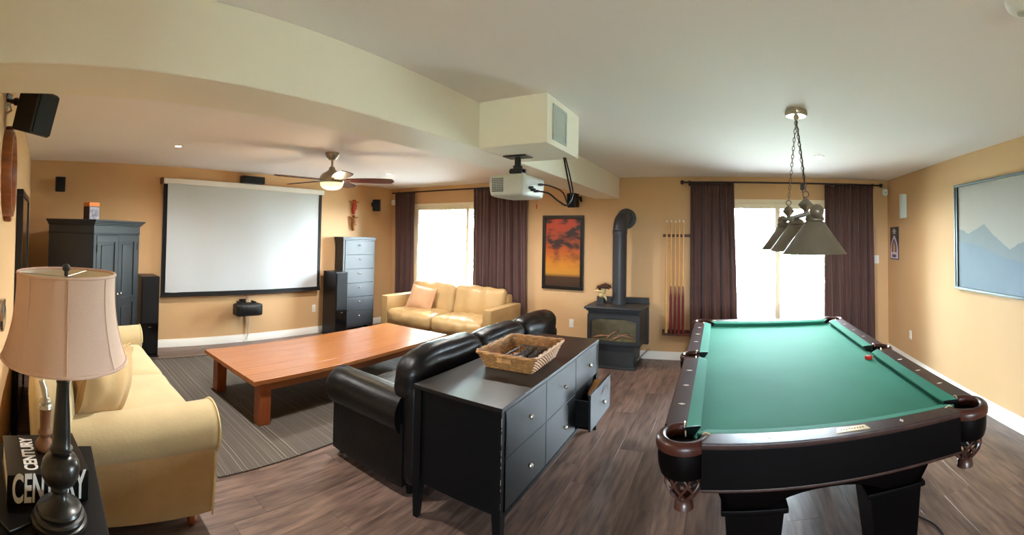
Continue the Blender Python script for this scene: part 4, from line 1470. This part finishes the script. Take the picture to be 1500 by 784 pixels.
# ------------------------------------------------------------------ cue rack and cues
ck = T('cue_rack', 'red-brown wooden wall rack holding pool cues', 'cue rack', (-.66, YN, 0))
MB().box(-.185, .185, -.075, 0, .335, .362, .004).box(-.185, .185, -.02, 0, .36, .40, .003).build('bottom_shelf', 'mahogany', ck)
tpb = MB().box(-.185, .185, -.02, 0, 1.63, 1.668, .004).box(-.185, .185, -.045, -.018, 1.63, 1.645, .003)
tpb.build('top_rail', 'mahogany', ck)
CX = [-.787, -.728, -.672, -.620, -.566]
cl = ('all pale wooden pool cue, leftmost in the wall rack', 'pool cue with burgundy butt, second from the left in the wall rack', 'pool cue with burgundy butt, middle one in the wall rack',
      'pool cue with burgundy butt, second from the right in the wall rack', 'pool cue with burgundy butt, rightmost in the wall rack')
for k, x in enumerate(CX):
    c = T('pool_cue', cl[k], 'pool cue', (x, YN - .058, .363), 0, 'pool cues in the wall rack')
    hgt = (1.49, 1.49, 1.485, 1.495, 1.49)[k]
    sp = .62
    MB().lathe([(.0, 0), (.0195, .002), (.020, .01), (.017, sp)], 14).build('butt', 'cue_maple' if k == 0 else 'cue_burgundy', c)
    if k:
        spk = MB()
        for q in range(4):
            a = PI / 2 * q + PI / 4
            spk.tube([(.016 * math.cos(a), .016 * math.sin(a), sp - .16), (.0145 * math.cos(a), .0145 * math.sin(a), sp)], [.001, .007], 6)
        spk.build('point', 'cue_maple', c)
    MB().lathe([(.017, sp), (.0105, hgt - .03)], 14).build('shaft', 'cue_maple', c)
    MB().lathe([(.0108, hgt - .03), (.0108, hgt - .006), (.009, hgt), (0, hgt + .001)], 12).build('tip', 'ivory', c)

# ------------------------------------------------------------------ right wall
mp_ = T('mountain_picture', 'large framed print of grey-blue mountain ridges on the right wall', 'picture', (XE, 3.06, 1.10))
frame_rect(MB(), 'x', -.76, .76, 0, 1.045, .022, -.038, 0, .003).build('frame', 'frame_pewter', mp_)
MB().box(-.012, -.008, -.742, .742, .02, 1.025).build('print', 'print_sky', mp_)
MB().box(-.030, -.006, .706, .739, .022, 1.02).build('inner_edge', 'frame_black', mp_, label='black inner edge')


def ridge(pts, x, name, m):
    MB().prism(pts, 'x', x - .0008, x).build(name, m, mp_)


rnd = random.Random(11)


def ridge_line(ctrl, jag):
    out = []
    for i in range(len(ctrl) - 1):
        (a, b), (c, d) = ctrl[i], ctrl[i + 1]
        for k in range(6):
            t = k / 6
            out.append((a + (c - a) * t, b + (d - b) * t + rnd.uniform(-jag, jag)))
    out.append(ctrl[-1])
    return out


r1 = ridge_line([(-.74, .46), (-.5, .53), (-.33, .47), (-.25, .45), (-.14, .41), (.10, .53), (.24, .63), (.40, .59), (.515, .545), (.62, .585), (.74, .61)], .007)
ridge(r1 + [(.742, .02), (-.742, .02)], -.0122, 'far_ridge', 'print_ridge')
r2 = ridge_line([(-.74, .33), (-.33, .30), (0, .35), (.3, .43), (.5, .46), (.74, .48)], .005)
ridge(r2 + [(.742, .02), (-.742, .02)], -.0135, 'near_ridge', 'print_hill')
po_ = T('arch_poster', 'narrow dark poster with a pale pointed arch on the right wall', 'poster', (XE, 5.50, 1.325))
MB().box(-.006, 0, -.15, .15, 0, .445, .001, 1).build('board', 'poster_dark', po_)


def arch(hw, hb_, ht_):
    n = 12
    pts = [(-hw, hb_)] + [(-hw * (1 - (i / n) ** 1.8), hb_ + (ht_ - hb_) * (.35 + .65 * i / n)) for i in range(n + 1)]
    return pts + [(-a, b) for a, b in reversed(pts[:-1])]


MB().prism([(a, b) for a, b in arch(.13, .015, .335)], 'x', -.0075, -.006).build('arch_print', 'poster_arch', po_)
MB().prism([(a, b) for a, b in arch(.085, .10, .29)], 'x', -.009, -.0075).build('arch_inner_print', 'poster_purple', po_)
MB().prism([(a, b) for a, b in arch(.035, .10, .24)], 'x', -.0105, -.009).build('figure_print', 'poster_figure', po_)
MB().box(-.009, -.0075, -.07, .07, .03, .07).build('caption_print', 'poster_purple', po_)
lt = MB()
for z, hw in ((.41, .02), (.388, .06), (.362, .045)):
    for i in range(-3, 4):
        if abs(i) * .018 <= hw:
            lt.box(-.0075, -.006, i * .018 - .006, i * .018 + .006, z - .007, z + .007)
lt.build('title_print', 'print_white', po_, kind='stuff')
sc_ = T('wall_sconce', 'slim frosted glass wall sconce above the narrow poster', 'sconce', (XE, 5.17, 1.875))
MB().box(-.008, 0, -.085, .085, .01, .30, .003).build('back_plate', 'painted_metal', sc_)
MB().grid(lambda u, v: Vector((-.008 - .05 * math.sin(PI * u), -.085 + .17 * u, .31 * v)), 14, 4).build('glass_shade', 'glass_frost', sc_, smooth=70)

# ------------------------------------------------------------------ pool table
PT = T('pool_table', 'large pool table with green felt and dark wood rails', 'pool table', (.452, 3.06, 0), math.radians(.9))
HL, HW, ZT = 1.325, .735, .80          # half length (y), half width (x), rail top
RW = .125                               # wooden rail width
CU = .05                                # cushion width
pocket_c = [(sx * (HW - .085), sy * (HL - .085)) for sx in (-1, 1) for sy in (-1, 1)] + [(-HW + .055, 0), (HW - .055, 0)]
# bed
bw_, bl_, nc = HW - .10, HL - .10, .085
half = [(bw_, -bl_ + nc), (bw_, -.055), (bw_ - .02, -.045), (bw_ - .02, .045), (bw_, .055), (bw_, bl_ - nc), (bw_ - nc, bl_)]
bedp = [(bw_ - nc, -bl_)] + half + [(-bw_ + nc, bl_)] + [(-x, -y) for x, y in half[:-1]] + [(-bw_ + nc, -bl_)]
MB().prism(bedp, 'z', .715, .757).build('bed_cloth', 'felt', PT)
# rails: four long rails, two end rails; bevelled top
zr0, zr1 = .776, ZT


def rail(name, x0, x1, y0, y1):
    return MB().box(x0, x1, y0, y1, zr0, zr1, .006, 2).build(name, 'rail_wood', PT)


gap, sg = .165, .075
long_rails = []
for sx in (-1, 1):
    for (ya, yb) in ((-HL + gap, -sg), (sg, HL - gap)):
        x0_, x1_ = sorted((sx * HW, sx * (HW - RW + .02)))
        long_rails.append((sx, ya, yb, rail('side_rail', x0_, x1_, ya, yb)))
for sy in (-1, 1):
    y0_, y1_ = sorted((sy * HL, sy * (HL - RW + .02)))
    er = rail('end_rail', -HW + gap, HW - gap, y0_, y1_)
    long_rails.append((sy, None, None, er))
# cushions: wedge profile with angled ends
def cushion(p0, p1, inward):
    """p0->p1 along the inner edge of the rail; inward = unit vector towards the bed"""
    p0, p1, n_ = Vector(p0), Vector(p1), Vector(inward)
    t = (p1 - p0).normalized()
    mb = MB()
    prof = [(-.008, zr1 + .0006), (CU * .5, zr1 - .004), (CU, zr1 - .010), (CU + .002, zr1 - .016), (CU - .004, zr1 - .022), (CU - .022, .757), (-.008, .757)]
    A = [Vector((*(p0 + n_ * d + t * d * .75).xy, z)) for d, z in prof]
    B = [Vector((*(p1 + n_ * d - t * d * .75).xy, z)) for d, z in prof]
    mb.ring_surf([A, B], cap0=True, cap1=True)
    cu_ = mb.build('cushion', 'felt', PT, smooth=30)
    for P_, sg_ in ((A, -1), (B, 1)):
        MB().ring_surf([P_, [q + t * sg_ * .003 for q in P_]], cap0=True, cap1=True).build('facing', 'frame_black', cu_, smooth=20)
    return cu_


inx = HW - RW + .02
iny = HL - RW + .02
for sx in (-1, 1):
    for (ya, yb) in ((-HL + gap - .01, -sg + .012), (sg - .012, HL - gap + .01)):
        cushion((sx * inx, ya, 0), (sx * inx, yb, 0), (-sx, 0, 0))
for sy in (-1, 1):
    cushion((-HW + gap - .01, sy * iny, 0), (HW - gap + .01, sy * iny, 0), (0, -sy, 0))
# diamonds
dm = MB().lathe([(0, .0012), (.5, .001), (.52, 0)], 4).mesh('sight', 'pearl', 0)
for sx in (-1, 1):
    for ya, yb in ((-HL + gap, -sg), (sg, HL - gap)):
        for k in (1, 2, 3):
            yy = ya + (yb - ya) * (k - .1 if ya < 0 else k + .1) / 4
            o = share('sight', dm, PT, (sx * (HW - .055), yy, zr1))
            o.scale = (.036, .018, 1)
for sy in (-1, 1):
    for k in (-1, 0, 1):
        if sy == -1 and k == 0:
            continue
        o = share('sight', dm, PT, (k * .29, sy * (HL - .055), zr1))
        o.scale = (.018, .036, 1)
plq = MB().prism([(-.075, -.022), (.075, -.022), (.062, .022), (-.062, .022)][::-1], 'z', zr1, zr1 + .0015).build('name_plate', 'brass_plate', PT)
plq.location = (.06, -HL + .055, 0)
et = MB()
for i in range(9):
    et.box(-.048 + i * .012 - .0035, -.048 + i * .012 + .0035, -.006, .006, zr1 + .0015, zr1 + .002)
eo = et.build('engraving', 'engrave', plq, kind='stuff')
# skirts (blinds) under the rails
zs0 = .615
for sx in (-1, 1):
    x0_, x1_ = sorted((sx * (HW - .004), sx * (HW - .03)))
    for (ya, yb) in ((-HL + gap, -sg - .01), (sg + .01, HL - gap)):
        MB().box(x0_, x1_, ya, yb, zs0, zr0 + .002, .004).build('skirt', 'pool_black', PT)
for sy in (-1, 1):
    y0_, y1_ = sorted((sy * (HL - .004), sy * (HL - .03)))
    MB().box(-HW + gap, HW - gap, y0_, y1_, zs0, zr0 + .002, .004).build('skirt', 'pool_black', PT)
    yb0, yb1 = sorted((sy * (HL - .001), sy * (HL - .012)))
    MB().box(-HW + gap, HW - gap, yb0, yb1, zs0 - .006, zs0 + .006, .003).build('skirt_bead', 'rail_wood', PT)
# cabinet: tapered box with an arched lower edge on both ends and sides
cx1, cy1, cx0, cy0 = HW - .16, HL - .14, HW - .27, HL - .235
zc1, zc0 = .69, .40


def panel(side):
    n = 16
    mb = MB()
    V = []
    for i in range(n + 1):
        u = -1 + 2 * i / n
        arch_ = .085 * max(0, 1 - (abs(u) / .62) ** 2.2) if abs(u) < .62 else 0
        zb = zc0 + arch_
        f = (zb - zc0) / (zc1 - zc0)
        if side[0] == 'y':
            s = 1 if side[1] == '+' else -1
            top = Vector((u * cx1, s * cy1, zc1))
            bot = Vector((u * (cx0 + (cx1 - cx0) * f), s * (cy0 + (cy1 - cy0) * f), zb))
            nn = Vector((0, -s * .025, 0))
        else:
            s = 1 if side[1] == '+' else -1
            top = Vector((s * cx1, u * cy1, zc1))
            bot = Vector((s * (cx0 + (cx1 - cx0) * f), u * (cy0 + (cy1 - cy0) * f), zb))
            nn = Vector((-s * .025, 0, 0))
        V.append([top, bot, bot + nn, top + nn])
    mb.ring_surf(V, cap0=True, cap1=True)
    return mb.build('cabinet_panel', 'pool_black', PT, smooth=25)


for s_ in ('y-', 'y+', 'x-', 'x+'):
    panel(s_)
MB().box(-cx1 + .02, cx1 - .02, -cy1 + .02, cy1 - .02, .66, .715).build('slate', 'iron', PT)
# legs
for sx in (-1, 1):
    for sy in (-1, 1):
        ox, oy = sx * (cx0 + .005), sy * (cy0 + .005)
        mb = MB()
        rings = []
        for z, wt in ((0, .20), (.03, .20), (.035, .205), (.385, .265)):
            x0_, x1_ = sorted((ox - sx * (.265 - wt) * .35, ox - sx * ((.265 - wt) * .35 + wt)))
            y0_, y1_ = sorted((oy - sy * (.265 - wt) * .35, oy - sy * ((.265 - wt) * .35 + wt)))
            rings.append([Vector((x0_, y0_, z)), Vector((x1_, y0_, z)), Vector((x1_, y1_, z)), Vector((x0_, y1_, z))])
        mb.ring_surf(rings, cap0=True, cap1=True)
        lo = mb.build('leg', 'pool_black', PT, smooth=15)
        x0_, x1_ = sorted((ox + sx * .018, ox - sx * .285))
        y0_, y1_ = sorted((oy + sy * .018, oy - sy * .285))
        MB().box(x0_, x1_, y0_, y1_, .385, .41, .006).build('leg_cap', 'pool_black', lo)


def pocket(cx, cy, ang, corner):
    """leather pocket; ang = outward direction"""
    pk = T('pocket', None, None, (cx, cy, 0), ang)
    pk.parent = PT
    r = .088 if corner else .075
    n = 22
    span = math.radians(132 if corner else 100)
    # padded leather horseshoe round the outside of the opening
    path = []
    for i in range(n + 1):
        a = -span + 2 * span * i / n
        path.append(Vector((r * math.cos(a), r * math.sin(a), zr1 - .012)))
    rings = []
    for i, p in enumerate(path):
        d = Vector((p.x, p.y, 0)).normalized()
        ring = []
        for (o_, z_) in ((-.014, -.004), (-.012, .008), (0.0, .016), (.014, .014), (.026, .004), (.03, -.012), (.028, -.03), (.020, -.034), (.004, -.034), (-.010, -.03)):
            f = 1.0
            ring.append(p + d * o_ * (1 if corner else .8) + Vector((0, 0, z_ if corner or z_ > -.03 else z_ * .8)))
        rings.append(ring)
    lea = MB().ring_surf(rings, cap0=True, cap1=True).build('pocket_leather', 'pocket_leather', pk, smooth=50)
    rings = []
    for i, p in enumerate(path):
        d = Vector((p.x, p.y, 0)).normalized()
        rings.append([p + d * o_ + Vector((0, 0, z_ if corner else z_ * .85)) for o_, z_ in ((.018, -.03), (.022, -.06), (.019, -.105), (.010, -.135), (-.002, -.135), (-.004, -.08), (.0, -.03))])
    MB().ring_surf(rings, cap0=True, cap1=True).build('pocket_shield', 'pool_black', pk, smooth=50)
    for e in (0, -1):
        p = path[e]
        d = Vector((p.x, p.y, 0)).normalized()
        MB().tube([p + d * q[0] + Vector((0, 0, q[1])) for q in ((-.014, .002), (-.010, .012), (0, .018), (.014, .016), (.028, .006), (.032, -.012))], .0035, 6).build('trim_bead', 'brass_plate', lea)
    # dark throat
    MB().lathe([(r * .93, zr1 - .05), (r * .9, .66), (r * .8, .62)], 24).build('liner', 'frame_black', pk, smooth=60)
    # net of crossing leather straps and tassel
    rn = r * .86
    zt0, zb0 = .665, .545
    net = MB()
    ns = 9
    for k in range(ns):
        for dr_ in (-1, 1):
            pts = []
            for i in range(13):
                f = i / 12
                a = 2 * PI * k / ns + dr_ * f * 2 * PI / ns * 1.5
                rr = rn * (1.0 + .10 * math.sin(f * PI)) * (1 - .52 * f ** 3)
                pts.append(Vector((rr * math.cos(a), rr * math.sin(a), zt0 + (zb0 - zt0) * f)))
            net.tube(pts, .0052, 5)
    net.build('net', 'net_leather', pk, kind='stuff')
    tz = zb0
    MB().lathe([(rn * .42, tz + .006), (rn * .46, tz), (rn * .40, tz - .01), (rn * .5, tz - .02), (rn * .55, tz - .045)], 18).build('tassel', 'net_leather', pk)
    return pk


# pockets hang directly as parts (leather, liner, net); keep three levels: table > pocket > pieces
for sx in (-1, 1):
    for sy in (-1, 1):
        pocket(sx * (HW - .092), sy * (HL - .092), math.atan2(sy, sx), True)
    pocket(sx * (HW - .062), 0, 0 if sx > 0 else PI, False)
# flatten: sub-sub-parts become sub-parts
for o in list(bpy.data.objects):
    if o.name.startswith('trim_bead'):
        l_ = o.parent
        o.parent = l_.parent
chalk = T('chalk_cube', 'small red cube of chalk on the green felt by the right middle pocket', 'chalk', (.995, 2.93, .757), .4)
MB().box(-.02, .02, -.02, .02, 0, .024, .002).build('wrapper', 'red', chalk)
MB().lathe([(0, .0252), (.010, .026), (.016, .0245)], 14).build('chalk_face', 'red_paint', chalk)

# ------------------------------------------------------------------ pool table lamp
PLm = T('billiard_lamp', 'three-shade pewter billiard lamp hung on chains over the pool table', 'lamp', (.448, 2.755, 0))
MB().lathe([(0, H), (.072, H), (.074, H - .02), (.066, H - .034), (.02, H - .038), (.012, H - .06), (0, H - .062)], 32).build('canopy', 'nickel', PLm)
YA, YBm, YC = -.47, .06, .57
ZB = 1.755


def bx_at(y):
    return .025 - .028 * (y - YA) / (YC - YA)


MB().cyl((bx_at(YA), YA - .02, ZB), (bx_at(YC), YC + .03, ZB), .0155, seg=16).build('crossbar', 'lamp_pewter', PLm)
for y in (YA - .05, YC + .05):
    MB().sphere((bx_at(y), y, ZB), .040, 20, 14).build('end_ball', 'lamp_pewter', PLm)
for y in (YA, YBm, YC):
    x = bx_at(y)
    so = MB().lathe([(.016, ZB - .005), (.045, ZB - .02), (.052, ZB - .032), (.052, ZB - .046), (.046, ZB - .05), (.058, ZB - .056), (.06, ZB - .062)], 28, (x, y, 0)).build('shade_fitter', 'lamp_pewter', PLm)
    MB().lathe([(.056, ZB - .06), (.172, ZB - .222), (.174, ZB - .226), (.171, ZB - .226), (.054, ZB - .064)], 40, (x, y, 0)).build('shade', 'lamp_pewter', PLm, smooth=50)
    MB().lathe([(.012, ZB - .07), (.018, ZB - .09), (.03, ZB - .13), (.026, ZB - .155), (0, ZB - .165)], 18, (x, y, 0)).build('bulb', 'white_plastic', PLm)


def chain(p0, p1, name):
    p0, p1 = Vector(p0), Vector(p1)
    n_ = int((p1 - p0).length / .030)
    d = (p1 - p0).normalized()
    q = d.to_track_quat('Z', 'Y').to_matrix()
    mb = MB()
    for k in range(n_):
        c = p0 + (p1 - p0) * (k + .5) / n_
        rt_ = Matrix.Rotation(PI / 2 * (k % 2), 3, 'Z')
        pts = []
        for i in range(12):
            a = 2 * PI * i / 12
            pts.append(c + q @ (rt_ @ Vector((.0085 * math.cos(a), 0, .019 * math.sin(a)))))
        mb.tube(pts, .0024, 5, loop=True)
    return mb.build(name, 'lamp_pewter', PLm, kind='stuff')


for y in (-.24, .36):
    x = bx_at(y)
    chain((0, 0, H - .06), (x, y, ZB + .135), 'chain')
    MB().tube([(x + .018 * math.cos(2 * PI * i / 16), y, ZB + .118 + .018 * math.sin(2 * PI * i / 16)) for i in range(16)], .004, 6, loop=True).build('ring', 'lamp_pewter', PLm)
    MB().lathe([(0, ZB + .10), (.012, ZB + .092), (.045, ZB + .06), (.045, ZB + .054), (.015, ZB + .02), (.012, ZB)], 4, (x, y, 0)).build('diamond_hanger', 'lamp_pewter', PLm, smooth=0)
x = bx_at(-.24)
MB().tube(spline([(0, 0, H - .06), (x * .5 - .004, -.13, H - .25), (x - .006, -.225, ZB + .2), (x - .02, -.235, ZB + .155), (x - .005, -.24, ZB + .06)], 6), .003, 6).build('lamp_wire', 'cable', PLm)
MB().puff((x - .02, -.235, ZB + .165), (.012, .012, .022), .008, n=4).build('wire_clip', 'iron', PLm)

# ------------------------------------------------------------------ cords on the floor at the right
for pts, lab in ((([(.98, 2.42, .006), (1.06, 2.33, .006), (1.13, 2.19, .006), (1.12, 2.05, .006), (1.05, 1.98, .006), (.98, 1.9, .006)]), 'black cord curling on the floor by the near right leg of the pool table'),
                 (([(1.9, 2.35, .006), (1.68, 2.06, .006), (1.5, 1.86, .006), (1.32, 1.72, .006)]), 'black cord on the floor at the right edge by the baseboard')):
    tag(MB().tube(spline(pts, 10), .005, 6).build('floor_cord', 'cable'), lab, 'cord')
